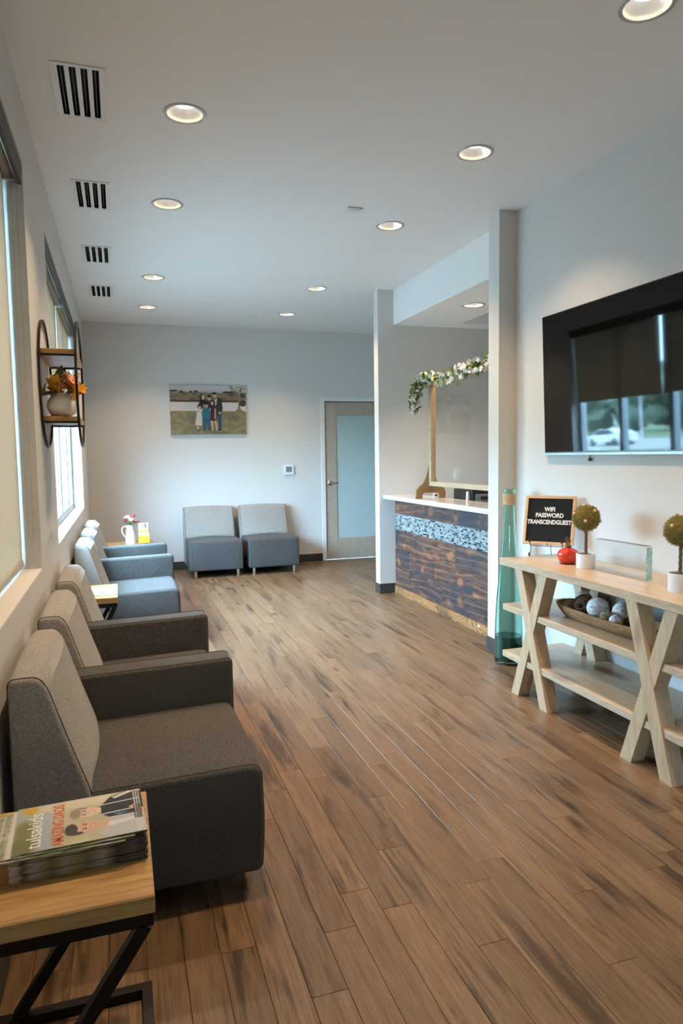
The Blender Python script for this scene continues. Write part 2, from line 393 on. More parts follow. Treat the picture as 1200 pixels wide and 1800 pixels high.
# counter stone
m, nt, out = newmat('quartz'); v = coords(nt)
f = noise(nt, v, 190, 3, 0.7); g = noise(nt, v, 60, 2)
c = ramp(nt, f, [(0.36, (0.30, 0.24, 0.20)), (0.47, (0.62, 0.60, 0.57)), (0.62, (0.80, 0.79, 0.77))])
c = mix(nt, ramp(nt, g, [(0.5, 0.0), (0.7, 0.35)]), c, (0.50, 0.42, 0.35))
principled(nt, out, c, 0.14, 0, 0.5)
# roller shade fabric: woven, lets some daylight through
m, nt, out = newmat('shade_cloth'); v = coords(nt, (1, 1, 1))
br = noise(nt, coords(nt, (1, 260, 60)), 3.0, 2); br2 = noise(nt, coords(nt, (1, 60, 260)), 3.0, 2)
c = mix(nt, br, (0.50, 0.45, 0.37), (0.60, 0.55, 0.46)); c = mix(nt, 0.5, c, mix(nt, br2, (0.50, 0.45, 0.37), (0.60, 0.55, 0.46)))
d = N(nt, 'ShaderNodeBsdfDiffuse'); L(nt, c, d.inputs[0]); t = N(nt, 'ShaderNodeBsdfTranslucent'); t.inputs[0].default_value = (0.42, 0.32, 0.24, 1)
mx = nt.nodes.new('ShaderNodeMixShader'); mx.inputs[0].default_value = 0.30; L(nt, d.outputs[0], mx.inputs[1]); L(nt, t.outputs[0], mx.inputs[2]); L(nt, mx.outputs[0], out.inputs[0])
# frosted door glass
m, nt, out = newmat('frosted'); v = coords(nt); f = noise(nt, v, 400, 2)
principled(nt, out, (0.44, 0.53, 0.52), 0.28, 0, 0.5, bump(nt, f, 0.03, 0.001))
# tv
plain('tv_screen', (0.002, 0.002, 0.0025), 0.035, 0, 0.40, var=0.0); plain('tv_bezel', (0.008, 0.008, 0.008), 0.25, 0, 0.5, var=0.0)
# cracked white stone balls
m, nt, out = newmat('cracked_stone'); v = coords(nt, (1, 1, 1), True)
vo = N(nt, 'ShaderNodeTexVoronoi'); vo.feature = 'DISTANCE_TO_EDGE'; vo.inputs['Scale'].default_value = 28; L(nt, v, vo.inputs['Vector'])
k = ramp(nt, vo.outputs['Distance'], [(0.0, 1.0), (0.035, 0.0)])
c = mix(nt, noise(nt, v, 30, 3), (0.72, 0.66, 0.60), (0.85, 0.82, 0.78)); c = mix(nt, k, c, (0.22, 0.14, 0.10))
principled(nt, out, c, 0.6, 0, 0.3, bump(nt, k, -0.4, 0.002))
# magazine pages / spine: the same issue over and over, its print bleeding to the trimmed edge
m, nt, out = newmat('magazine_edge'); tc = N(nt, 'ShaderNodeTexCoord'); sx = N(nt, 'ShaderNodeSeparateXYZ'); L(nt, tc.outputs['Object'], sx.inputs[0])
mr = N(nt, 'ShaderNodeMapRange'); mr.inputs['From Min'].default_value = -0.14; mr.inputs['From Max'].default_value = 0.14; L(nt, sx.outputs['X'], mr.inputs['Value'])
c = ramp(nt, mr.outputs[0], [(0.0, (0.55, 0.50, 0.45)), (0.07, (0.42, 0.36, 0.30)), (0.10, (0.10, 0.10, 0.04)), (0.17, (0.40, 0.32, 0.29)), (0.30, (0.14, 0.13, 0.06)), (0.40, (0.34, 0.28, 0.20)), (0.55, (0.16, 0.15, 0.07)), (0.66, (0.36, 0.29, 0.23)), (0.76, (0.06, 0.04, 0.03)), (0.88, (0.12, 0.10, 0.09)), (1.0, (0.02, 0.015, 0.015))])
f = noise(nt, coords(nt, (1, 1, 900)), 2.0, 2)
c = mix(nt, 0.6, c, mix(nt, f, (0.4, 0.4, 0.4), (1.9, 1.9, 1.9)), 'MULTIPLY')
principled(nt, out, c, 0.45, 0, 0.3)

# ================================================================== STRUCTURE
# floor base + planks
fl = struct(bx('floor', 'floor_base', None, XL-0.22, XE, YF, YB+0.12, -0.06, -0.009))
PW, PL = 0.1012, 0.915
b = B(); box(b, -PW/2+0.0006, PW/2-0.0006, -PL/2+0.0006, PL/2-0.0006, -0.0085, 0.0, 0.0)
top = [e for e in b.edges if all(abs(v.co.z) < 1e-6 for v in e.verts)]
bmesh.ops.bevel(b, geom=top, offset=0.0008, segments=1, affect='EDGES')
pm = bpy.data.meshes.new('plank'); b.to_mesh(pm); b.free(); pm.materials.append(MATS['floor_plank'])
rows = []
x = 0.428 - PW*7.5
while x - PW/2 < XE-0.02:
    rows.append(x); x += PW
cells = []
for i, xc in enumerate(rows):
    off = random.random()*PL
    if abs(xc-PW/2-0.428) < 0.02: off = 1.643
    if abs(xc-PW/2-0.53) < 0.02: off = 1.87
    if abs(xc-PW/2-0.632) < 0.02: off = 2.028
    y = YF - ((YF-off) % PL)
    y = off - math.ceil((off-YF)/PL)*PL
    while y < YB:
        cells.append((xc, y+PL/2)); y += PL
def clip_plank(xc, yc):
    x0, x1 = max(xc-PW/2, XL), min(xc+PW/2, XE); y0, y1 = max(yc-PL/2, YF), min(yc+PL/2, YB)
    return x0, x1, y0, y1
near = [c for c in cells if c[0] < 2.72 and c[1] > 0.75]
near.sort(key=lambda c: c[0]**2+c[1]**2)
near_set = set(near[:298])
rest = B()
for (xc, yc) in cells:
    x0, x1, y0, y1 = clip_plank(xc, yc)
    if x1-x0 < 0.01 or y1-y0 < 0.01: continue
    if (xc, yc) in near_set:
        full = (x1-x0 > PW-1e-4) and (y1-y0 > PL-1e-4)
        if full:
            o = bpy.data.objects.new('plank', pm); COL.objects.link(o); o.location = (xc, yc, 0); o.parent = fl
        else:
            q = B(); cx, cy = (x0+x1)/2, (y0+y1)/2
            box(q, x0-cx+0.0006, x1-cx-0.0006, y0-cy+0.0006, y1-cy-0.0006, -0.0085, 0)
            o = ob('plank', q, 'floor_plank', fl, loc=(cx, cy, 0))
    else:
        box(rest, x0+0.0006, x1-0.0006, y0+0.0006, y1-0.0006, -0.0085, 0)
o = ob('plank_field', rest, 'floor_plank', fl); o['kind'] = 'stuff'

# ceiling with round holes for the downlights and slots for the air vents
LIGHTS = [(0.366, y) for y in (2.19, 3.475, 4.70, 6.59, 7.875)] + [(1.913, y) for y in (2.19, 3.475, 4.71, 6.62, 7.885)]
VENTS = [(-0.0975, 3.415), (-0.0925, 4.675), (-0.097, 5.985), (-0.095, 7.255)]
def holed_plane(bm, x0, x1, y0, y1, z, circles, rects, R):
    cell = 0.13; xs = {x0, x1}; ys = {y0, y1}
    for (cx, cy) in circles: xs |= {cx-cell, cx+cell}; ys |= {cy-cell, cy+cell}
    for (a, b_, c_, d_) in rects: xs |= {a, b_}; ys |= {c_, d_}
    xs = sorted(xs); ys = sorted(ys); cache = {}
    def V(x, y):
        k = (round(x, 5), round(y, 5))
        if k not in cache: cache[k] = bm.verts.new((x, y, z))
        return cache[k]
    for i in range(len(xs)-1):
        for j in range(len(ys)-1):
            mx_, my_ = (xs[i]+xs[i+1])/2, (ys[j]+ys[j+1])/2
            if any(abs(mx_-cx) < cell and abs(my_-cy) < cell for cx, cy in circles): continue
            if any(a < mx_ < b_ and c_ < my_ < d_ for a, b_, c_, d_ in rects): continue
            bm.faces.new((V(xs[i], ys[j]), V(xs[i], ys[j+1]), V(xs[i+1], ys[j+1]), V(xs[i+1], ys[j])))
    n = 32
    for (cx, cy) in circles:
        I = []; O = []
        for k in range(n):
            a = 2*PI*k/n; ca, sa = math.cos(a), math.sin(a); s = cell/max(abs(ca), abs(sa))
            I.append(bm.verts.new((cx+R*ca, cy+R*sa, z))); O.append(bm.verts.new((cx+s*ca, cy+s*sa, z)))
        for k in range(n): bm.faces.new((I[k], O[k], O[(k+1) % n], I[(k+1) % n]))
b = B()
vr = [(vx-0.088, vx+0.088, vy-0.222, vy+0.222) for vx, vy in VENTS]
holed_plane(b, XL-0.22, XE+0.1, YF-0.1, YB+0.12, ZC, LIGHTS, vr, 0.086)
ce = struct(ob('ceiling', b, 'ceiling_paint'))
# back wall with door opening
DX0, DX1, DZ = 2.640, 3.556, 2.14
b = B(); box(b, XL-0.22, DX0, YB, YB+0.12, 0, ZC); box(b, DX1, XE+0.1, YB, YB+0.12, 0, ZC); box(b, DX0, DX1, YB, YB+0.12, DZ, ZC)
struct(ob('wall_back', b, 'wall_paint'))
struct(bx('light_block_panel', 'wall_paint', None, DX0-0.3, DX1+0.3, YB+0.121, YB+0.2, 0, ZC))  # unseen panel added behind the door to stop sky light leaking through its gaps
# left wall with three window openings
b = B(); ys = [YF] + [v for a in sorted(WIN) for v in a] + [YB]
for i in range(0, len(ys), 2): box(b, XL-0.22, XL, ys[i], ys[i+1], -0.05, ZC)
for (a, c_) in WIN: box(b, XL-0.22, XL, a, c_, -0.05, WZ0); box(b, XL-0.22, XL, a, c_, WZ1, ZC)
struct(ob('wall_left', b, 'wall_paint'))
struct(bx('wall_right', 'wall_paint', None, XR, XR+0.12, YF, 4.215, 0, ZC))
struct(bx('wall_front', 'wall_paint', None, XL-0.22, XE+0.1, YF-0.1, YF, 0, ZC))
struct(bx('wall_pillar', 'wall_paint', None, 2.5014, XE, 4.2097, 4.3458, 0, ZC))
struct(bx('wall_partition', 'wall_paint', None, 2.5014, XE, 6.505, 6.621, 0, ZC))
struct(bx('wall_reception', 'wall_paint', None, XE, XE+0.1, 4.2, YB+0.12, 0, ZC))
# soffit over the reception with a raised tray
SZ = 2.71
b = B()
HX0, HX1, HY0, HY1 = 3.303, 4.0, 4.75, 6.262
Ys0, Ys1 = 4.3458, 6.505
q = B(); holed_plane(q, 2.67, XE, Ys0, Ys1, SZ, [(3.0, 5.475)], [(HX0, HX1, HY0, HY1)], 0.086)
me = bpy.data.meshes.new('t'); q.to_mesh(me); q.free(); b.from_mesh(me)
def quad(b, *p): b.faces.new([b.verts.new(x) for x in p])
quad(b, (2.67, Ys0, SZ), (2.67, Ys1, SZ), (2.67, Ys1, ZC), (2.67, Ys0, ZC))
for p, q2 in (((HX0, HY0), (HX0, HY1)), ((HX0, HY1), (HX1, HY1)), ((HX1, HY1), (HX1, HY0)), ((HX1, HY0), (HX0, HY0))):
    quad(b, (*p, SZ), (*q2, SZ), (*q2, ZC-0.001), (*p, ZC-0.001))
struct(ob('ceiling_soffit', b, 'ceiling_paint'))
# baseboards
BH = 0.102
def base(name, x0, x1, y0, y1):
    b = B(); box(b, x0, x1, y0, y1, 0.0, BH, 0.002); struct(ob(name, b, 'baseboard_vinyl'))
base('baseboard_back', XL+0.008, 2.585, YB-0.008, YB); base('baseboard_left', XL, XL+0.008, YF, YB-0.009)
base('baseboard_right', XR-0.008, XR, YF, 4.20)
b = B(); box(b, 2.4934, 2.5014, 4.2017, 4.3538, 0, BH, 0.002); box(b, 2.5014, XR-0.009, 4.2017, 4.2097, 0, BH, 0.002); struct(ob('baseboard_pillar', b, 'baseboard_vinyl'))
b = B(); box(b, 2.4934, 2.5014, 6.497, 6.629, 0, BH, 0.002); box(b, 2.5014, 2.664, 6.497, 6.505, 0, BH, 0.002); struct(ob('baseboard_partition', b, 'baseboard_vinyl'))

# ------------------------------------------------------------------ windows
def window(i, y0, y1):
    xf0, xf1 = XL-0.165, XL-0.098
    root = bpy.data.objects.new('window_%d' % i, None); COL.objects.link(root); struct(root)
    root.location = (0, (y0+y1)/2, WZ0); oy = (y0+y1)/2
    hw = (y1-y0)/2; H = WZ1-WZ0
    bx('window_sill', 'wall_paint', root, XL-0.098, XL-0.001, -hw+0.001, hw-0.001, 0.0, 0.004)
    b = B(); box(b, xf0, xf1, -hw+0.001, hw-0.001, 0.004, 0.06, 0.003); box(b, xf0, xf1, -hw+0.001, hw-0.001, H-0.06, H-0.001, 0.003)
    box(b, xf0, xf1, -hw+0.001, -hw+0.05, 0.06, H-0.06, 0.003); box(b, xf0, xf1, hw-0.05, hw-0.001, 0.06, H-0.06, 0.003)
    ob('window_frame', b, 'alu_frame', root)
    n = 4; step = 2*hw/n
    for k in range(1, n):
        yc = -hw+step*k
        bx('mullion', 'alu_frame', root, xf0-0.01, xf1+0.012, yc-0.032, yc+0.032, 0.06, H-0.06, 0.003)
    for k in range(n):
        a = -hw+step*k+(0.05 if k == 0 else 0.032); c_ = -hw+step*(k+1)-(0.05 if k == n-1 else 0.032)
        bx('pane', 'window_glass', root, (xf0+xf1)/2-0.002, (xf0+xf1)/2+0.002, a+0.001, c_-0.001, 0.061, H-0.061)
for i, (a, c_) in enumerate(WIN): window(i+1, a, c_)
def shade(y0, y1, zb, label, group, chain_y=None):
    yc = (y0+y1)/2; hw = (y1-y0)/2; X0 = XL-0.080
    r = thing('roller_shade', label, 'roller shade', (X0, yc, zb), 0, group)
    zt = 2.672-zb
    b = B(); box(b, -0.0008, 0.0008, -hw, hw, 0.028, zt); ob('shade_fabric', b, 'shade_cloth', r)
    b = B(); box(b, -0.006, 0.006, -hw, hw, 0.0, 0.030, 0.004); ob('hem_bar', b, 'shade_cloth', r, True)
    b = B(); tube(b, [(0.021, -hw, zt), (0.021, hw, zt)], 0.020, 14); ob('roller_tube', b, 'shade_cloth', r, True)
    b = B(); box(b, -0.004, 0.048, hw+0.001, hw+0.006, zt-0.03, zt+0.03, 0.001); ob('bracket', b, 'alu', r)
    b = B(); box(b, -0.004, 0.048, -hw-0.006, -hw-0.001, zt-0.03, zt+0.03, 0.001); ob('bracket', b, 'alu', r)
    if chain_y is not None:
        b = B()
        ztop = zt-0.02; zbot = 1.06-zb
        for s in (0.032, 0.054):
            z = zbot+0.02
            while z < ztop:
                bmesh.ops.create_icosphere(b, subdivisions=1, radius=0.0030, matrix=Matrix.Translation((s, hw-0.004+(s-0.032)*0.3, z))); z += 0.0125
        for k in range(5):
            a = PI+PI*k/4; bmesh.ops.create_icosphere(b, subdivisions=1, radius=0.0030, matrix=Matrix.Translation((0.043+0.011*math.cos(a), hw-0.001, zbot+0.02+0.014*math.sin(a))))
        o = ob('bead_chain', b, 'twig_pale', r); o['kind'] = 'stuff'
    return r
shade(1.875, 3.408, 0.935, 'tan roller shade with bead chain lowered fully beside the nearest armchair', None, 1)
shade(0.30, 1.835, 0.935, 'tan roller shade lowered fully on the near half of the nearest window', None)
shade(6.09, 7.505, 1.82, 'tan roller shade half lowered on the far half of the far window', None)
shade(4.415, 6.05, 1.82, 'tan roller shade half lowered behind the round hoop shelf', None)
shade(-2.235, -0.71, 1.30, 'tan roller shade half lowered on the window outside the picture, right half', None)
shade(-3.80, -2.275, 1.30, 'tan roller shade half lowered on the window outside the picture, left half', None)
for i, (a, c_) in enumerate(WIN):
    o = bx('shade_fascia', 'fascia', None, XL-0.022, XL-0.006, a+0.001, c_-0.001, 2.632, WZ1-0.001, 0.001)
    tag(o, ['dark taupe shade fascia along the top of the nearest window', 'dark taupe shade fascia along the top of the far window', 'dark taupe shade fascia above the window outside the picture'][i], 'shade fascia')

# ------------------------------------------------------------------ door
b = B()
box(b, 2.586, 2.640, YB-0.014, YB+0.06, 0, DZ+0.054, 0.003); box(b, DX1, DX1+0.054, YB-0.014, YB+0.06, 0, DZ+0.054, 0.003)
box(b, 2.640, DX1, YB-0.014, YB+0.06, DZ, DZ+0.054, 0.003)
struct(ob('trim_1', b, 'white_trim'))
d = bpy.data.objects.new('door_1', None); COL.objects.link(d); d.location = ((DX0+DX1)/2, YB+0.012, 0); struct(d)
hw = (DX1-DX0)/2-0.004; gx0, gx1 = 2.807-d.location.x, 3.39-d.location.x
b = B(); box(b, -hw, gx0, 0, 0.044, 0.008, 2.132, 0.002); box(b, gx1, hw, 0, 0.044, 0.008, 2.132, 0.002)
ob('door_stile', b, 'door_laminate', d)
b = B(); box(b, gx0, gx1, 0, 0.044, 0.008, 0.295, 0.002); box(b, gx0, gx1, 0, 0.044, 1.955, 2.132, 0.002); ob('door_rail', b, 'door_laminate', d)
b = B(); box(b, gx0, gx1, 0.014, 0.030, 0.295, 1.955); ob('frosted_pane', b, 'frosted', d)
h = B(); lathe(h, [(0.0, 0), (0.034, 0), (0.034, 0.008), (0.028, 0.014), (0.014, 0.018), (0.013, 0.045), (0.0, 0.048)], 24)
bmesh.ops.transform(h, matrix=Matrix.Rotation(PI/2, 4, 'X'), verts=h.verts)
tube(h, catmull([(0, -0.042, 0), (0.03, -0.050, 0.002), (0.07, -0.052, 0.0), (0.105, -0.046, -0.004)], 5), [0.011]*6+[0.009]*5+[0.008]*5, 10)
ob('door_handle', h, 'brass_satin', d, True, loc=(2.705-d.location.x, 0, 1.05))

# ------------------------------------------------------------------ reception desk
t = thing('reception_desk', 'reception desk faced with dark charred boards and a mosaic band', 'desk', (2.67, 5.425, 0))
y0, y1 = 4.3475-5.425, 6.5035-5.425
bx('desk_body', 'wall_paint', t, 0.022, 0.14, y0, y1, 0, 0.972)
def board_row(z0, z1, cuts, mat='charred_wood', x0=0.0, x1=0.022):
    ys = [y1]+list(cuts)+[y0]
    for a, c_ in zip(ys[:-1], ys[1:]):
        yc = (a+c_)/2; zc = (z0+z1)/2; px = random.uniform(-0.002, 0.002)
        q = B(); box(q, x0+px, x1, -abs(a-c_)/2+0.0012, abs(a-c_)/2-0.0012, -(z1-z0)/2+0.0012, (z1-z0)/2-0.0012, 0.0015)
        ob('plank', q, mat, t, loc=(0, yc, zc))
board_row(0.82, 0.972, [0.35])
board_row(0.462, 0.655, [0.05, -0.25]); board_row(0.270, 0.462, [0.72, 0.18, -0.55]); board_row(0.080, 0.270, [0.72, 0.0])
board_row(0.0, 0.080, [], 'scorched_pine', -0.012, 0.022)
bx('label_sticker', 'paper_white', t, -0.0135, -0.0122, -0.68, -0.655, 0.05, 0.066)
tv_, tf, tc_ = [], [], []
NR = 11; rh = (0.82-0.655)/NR; pal = [(0.27, 0.27, 0.26), (0.33, 0.33, 0.31), (0.21, 0.22, 0.215), (0.03, 0.04, 0.05), (0.06, 0.07, 0.07), (0.14, 0.15, 0.145), (0.015, 0.02, 0.027)]
for r_ in range(NR):
    y = y0-random.random()*0.03; z0 = 0.655+r_*rh+0.0012; z1 = z0+rh-0.0024
    while y < y1:
        ln = random.choice([0.014, 0.026, 0.038, 0.05]); a, c_ = max(y+0.0012, y0), min(y+ln-0.0012, y1); y += ln
        if c_-a < 0.004: continue
        col = random.choices(pal, [5, 5, 4, 2, 2, 3, 1])[0]; k = len(tv_); xf = 0.006+random.uniform(-0.0008, 0.0008)
        tv_ += [(xf, a, z0), (xf, c_, z0), (xf, c_, z1), (xf, a, z1), (0.02, a, z0), (0.02, c_, z0), (0.02, c_, z1), (0.02, a, z1)]
        tf += [(k, k+3, k+2, k+1), (k, k+1, k+5, k+4), (k+1, k+2, k+6, k+5), (k+2, k+3, k+7, k+6), (k+3, k, k+4, k+7)]
        tc_ += [col]*8
def colored_mesh(name, verts, faces, cols):
    me = bpy.data.meshes.new(name); me.from_pydata(verts, [], faces)
    a = me.color_attributes.new('Col', 'FLOAT_COLOR', 'POINT')
    arr = np.ones((len(verts), 4), np.float32); arr[:, :3] = np.array(cols, np.float32); a.data.foreach_set('color', arr.ravel()); me.update()
    return me
o = ob_me('mosaic_band', colored_mesh('mosaic_band', tv_, tf, tc_), 'mosaic', t); o['kind'] = 'stuff'
bx('mosaic_grout', 'grout', t, 0.0085, 0.022, y0, y1, 0.655, 0.82)
o = bx('countertop', 'quartz', None, 2.539, 2.88, 4.3475, 6.5035, 0.9735, 1.0135, 0.003); tag(o, 'speckled pale stone countertop on the reception desk', 'countertop')
CT = 1.0135
# sneeze guard
t = thing('sneeze_guard', 'clear panel in a light wooden frame standing on the reception counter', 'sneeze guard', (2.719, 5.1, CT))
ya, yb_ = 4.45-5.1, 5.742-5.1; rz0, rz1 = 1.129-CT, 2.125-CT
b = B(); box(b, -0.026, 0.026, ya, yb_, rz0, rz0+0.040, 0.003); ob('bottom_rail', b, 'guard_oak', t)
b = B(); box(b, -0.026, 0.026, ya, yb_, rz1-0.038, rz1, 0.003); ob('top_rail', b, 'guard_oak', t)
for yy in (ya, yb_-0.04): bx('post', 'guard_oak', t, -0.026, 0.026, yy, yy+0.04, rz0+0.040, rz1-0.038, 0.003)
bx('clear_panel', 'acrylic', t, -0.003, 0.003, ya+0.041, yb_-0.041, rz0+0.041, rz1-0.039)
foot = [(2.563, 1.015), (2.63, 1.015), (2.63, 1.048), (2.642, 1.067), (2.785, 1.067), (2.795, 1.048), (2.795, 1.015), (2.86, 1.015), (2.862, 1.074), (2.847, 1.11), (2.818, 1.129), (2.772, 1.14), (2.772, 1.177), (2.751, 1.236), (2.743, 1.30), (2.73, 1.345), (2.719, 1.36), (2.706, 1.345), (2.693, 1.30), (2.672, 1.221), (2.638, 1.155), (2.60, 1.125), (2.571, 1.096)]
for yy in (yb_+0.0005, ya-0.019):
    b = B(); prism(b, [(x-2.719, max(0, z-1.015)) for x, z in foot], 'Y', yy, yy+0.018); ob('foot', b, 'guard_foot_wood', t)
# flower garland over the guard
def leaf_mesh(l, wd, fold=0.25, curl=0.3):
    vs = []; fs = []; n = 5
    for i in range(n+1):
        s = i/n; wv_ = wd*math.sin(PI*min(1, s*0.93+0.05))**0.8*0.5; z = curl*l*(s-s*s)
        vs += [(s*l, -wv_, z+fold*wv_), (s*l, 0, z), (s*l, wv_, z+fold*wv_)]
    for i in range(n):
        a = 3*i; fs += [(a, a+1, a+4, a+3), (a+1, a+2, a+5, a+4)]
    return vs, fs
def mk(name, vf, mat):
    me = bpy.data.meshes.new(name); me.from_pydata(vf[0], [], vf[1]); me.materials.append(MATS[mat])
    for p in me.polygons: p.use_smooth = True
    return me
def blossom_mesh(name, r, n, mat, cup=0.35, wd=0.75, layers=1):
    vs = []; fs = []
    for la in range(layers):
        for k in range(n):
            a = 2*PI*(k+0.5*la)/n; lv, lf = leaf_mesh(r*(1-0.25*la), r*wd, 0.15, cup); o_ = len(vs); ca, sa = math.cos(a), math.sin(a); tl = 0.35+0.4*la
            for (x, y, z) in lv:
                zz = z+x*tl; vs.append((x*ca-y*sa, x*sa+y*ca, zz))
            fs += [tuple(i+o_ for i in f) for f in lf]
    return mk(name, (vs, fs), mat)
def rand_rot(): return (random.uniform(0, 2*PI), random.uniform(0, 2*PI), random.uniform(0, 2*PI))
def place(me, name, parent, p, rot=None, s=1.0):
    o = bpy.data.objects.new(name, me); COL.objects.link(o); o.parent = parent; o.location = p; o.rotation_euler = rot or rand_rot(); o.scale = (s, s, s); return o
g = thing('flower_garland', 'garland of small white blossoms and green leaves draped over the wooden frame', 'garland', (2.69, 5.2, 2.125))
path = catmull([(0.0, -0.60, -0.02), (-0.03, -0.35, -0.025), (-0.03, 0.0, -0.05), (-0.03, 0.35, -0.045), (-0.03, 0.52, -0.02), (-0.065, 0.575, -0.06), (-0.10, 0.585, -0.14), (-0.11, 0.585, -0.22), (-0.095, 0.585, -0.28)], 6)
b = B(); tube(b, path, 0.003, 6); ob('stem', b, 'leaf_green', g, True)
lm = [mk('leaf', leaf_mesh(0.05, 0.034), m_) for m_ in ('leaf_green', 'leaf_sage', 'leaf_green')]
bl = blossom_mesh('blossom', 0.030, 5, 'petal_white')
for p in path:
    for k in range(5): place(random.choice(lm), 'leaf', g, p+Vector((random.uniform(-0.030, 0.010), random.uniform(-0.035, 0.035), random.uniform(-0.035, 0.030))), None, random.uniform(1.0, 1.45))
    for k in range(4): place(bl, 'blossom', g, p+Vector((random.uniform(-0.045, 0.015), random.uniform(-0.04, 0.04), random.uniform(-0.060, 0.040))), None, random.uniform(0.6, 1.0))
b = B(); tube(b, [(-0.095, 0.585, -0.28), (-0.095, 0.585, -0.34)], 0.0010, 5); tube(b, [(-0.095+0.014*math.cos(a), 0.585, -0.354+0.014*math.sin(a)) for a in [2*PI*k/14 for k in range(14)]], 0.0012, 5, True); ob('hanging_ring', b, 'twig_pale', g)
# small card and office machine behind the counter
o = thing('business_card', 'small white card standing on the reception counter behind the wooden foot', 'card', (2.835, 5.90, CT), 0.5)
bx('card_face', 'paper_white', o, -0.03, 0.03, -0.004, 0.004, 0, 0.035); bx('print_line', 'ink_dark', o, -0.02, 0.022, -0.0046, -0.0041, 0.010, 0.024)
bx('work_surface', 'quartz', None, 2.811, 3.55, 4.3475, 6.40, 0.71, 0.74, 0.003); o = bpy.data.objects['work_surface']; tag(o, 'low inner work surface behind the reception counter', 'desk top')
for yy in (4.40, 5.36):
    pass
b = B(); box(b, 3.45, 3.54, 4.36, 6.39, 0, 0.71)
tag(ob('desk_support', b, 'wall_paint'), 'painted support panel under the inner work surface', 'support')
t = thing('office_machine', 'black and grey office machine behind the reception counter', 'office machine', (3.075, 5.55, 0.7405))
bx('housing', 'black_plastic', t, -0.15, 0.15, -0.18, 0.17, 0, 0.365, 0.02, 2)
bx('front_panel', 'grey_plastic', t, -0.11, 0.14, -0.186, -0.180, 0.04, 0.32, 0.003); bx('slot', 'slot_black', t, -0.06, 0.13, -0.190, -0.186, 0.27, 0.30)
b = B(); tube(b, [(-0.165, -0.15, 0.02), (-0.175, -0.15, 0.15), (-0.165, -0.15, 0.345)], [0.02, 0.024, 0.017], 12); ob('side_handle', b, 'alu', t, True)
t = thing('light_switch', 'white rocker light switch on the wall behind the reception counter', 'switch', (3.375, 6.505, 1.207))
bx('switch_plate', 'white_plastic', t, -0.037, 0.037, -0.007, -0.0005, -0.06, 0.06, 0.003); bx('rocker', 'white_plastic', t, -0.016, 0.016, -0.011, -0.007, -0.033, 0.033, 0.002)

# ------------------------------------------------------------------ ceiling lights, vents, plates
places = {0: 'left row, above the nearest armchairs and out of view', 1: 'left row, nearest in view beside the first air vent', 2: 'left row, second in view', 3: 'left row, third in view', 4: 'left row, farthest from the camera',
          5: 'right row, cut by the top edge of the picture', 6: 'right row, in front of the wall pillar', 7: 'right row, third from the front', 8: 'right row, above the middle of the far hall', 9: 'right row, farthest from the camera'}
def downlight(x, y, z, label):
    t = thing('ceiling_downlight', label, 'downlight', (x, y, z), 0, 'round recessed downlights')
    b = B(); lathe(b, [(0.082, 0.0), (0.084, -0.004), (0.099, -0.005), (0.102, -0.001), (0.102, 0.0)], 40); ob('trim_ring', b, 'can_trim', t, True)
    b = B(); lathe(b, [(0.083, -0.002), (0.078, 0.012), (0.050, 0.046)], 40); ob('reflector', b, 'can_reflector', t, True)
    b = B(); lathe(b, [(0.0, 0.045), (0.0505, 0.045), (0.0505, 0.058), (0.0, 0.058)], 32); ob('lens', b, 'lamp_lens', t)
    l = bpy.data.lights.new('downlight_lamp', 'AREA'); l.shape = 'DISK'; l.size = 0.092; l.energy = LAMP_W; l.color = LAMP_COL; l.spread = math.radians(105)
    lo_ = bpy.data.objects.new('downlight_lamp', l); COL.objects.link(lo_); lo_.parent = t; lo_.location = (0, 0, 0.042)
for i, (x, y) in enumerate(LIGHTS):
    downlight(x, y, ZC, 'recessed round downlight, '+places[i])
downlight(3.0, 5.475, SZ, 'recessed round downlight in the lowered soffit above the reception counter')
for i, (x, y) in enumerate(VENTS):
    t = thing('air_vent', ['largest and nearest', 'second nearest', 'third nearest', 'farthest'][i]+' white slotted air vent in the ceiling along the windows', 'air vent', (x, y, ZC), 0, 'slotted ceiling air vents')
    b = B(); W2, H2 = 0.1105, 0.237; zt, zb = -0.0005, -0.005
    xs = [-0.0825+0.0462*k for k in range(4)]; sw = 0.027; y2 = 0.216
    box(b, -W2, W2, y2, H2, zb, zt, 0.001); box(b, -W2, W2, -H2, -y2, zb, zt, 0.001)
    edges = [-W2]+[v for s in xs for v in (s, s+sw)]+[W2]
    for k in range(0, len(edges), 2): box(b, edges[k], edges[k+1], -y2, y2, zb, zt)
    ob('face_plate', b, 'white_plastic', t)
    b = B(); box(b, -0.094, 0.094, -0.228, 0.228, 0.08, 0.085)
    for s_ in (-0.094, 0.0882): box(b, s_, s_+0.0058, -0.228, 0.228, 0.0003, 0.08)
    for s_ in (-0.228, 0.2222): box(b, -0.0882, 0.0882, s_, s_+0.0058, 0.0003, 0.08)
    ob('duct_box', b, 'slot_black', t)
    for s in xs:
        b = B(); box(b, s+0.010, s+0.014, -0.214, 0.214, 0.006, 0.04); ob('blade', b, 'black_metal', t)
for i, (x, y) in enumerate([(1.555, 4.472), (1.558, 8.104)]):
    t = thing('ceiling_plate', ['small white rectangular cover plate on the ceiling, nearer one', 'small white rectangular cover plate on the ceiling by the back wall'][i], 'cover plate', (x, y, ZC))
    bx('plate', 'white_plastic', t, -0.055, 0.055, -0.045, 0.045, -0.012, -0.0005, 0.004); bx('cap', 'white_plastic', t, -0.03, 0.03, -0.025, 0.025, -0.016, -0.012, 0.002)

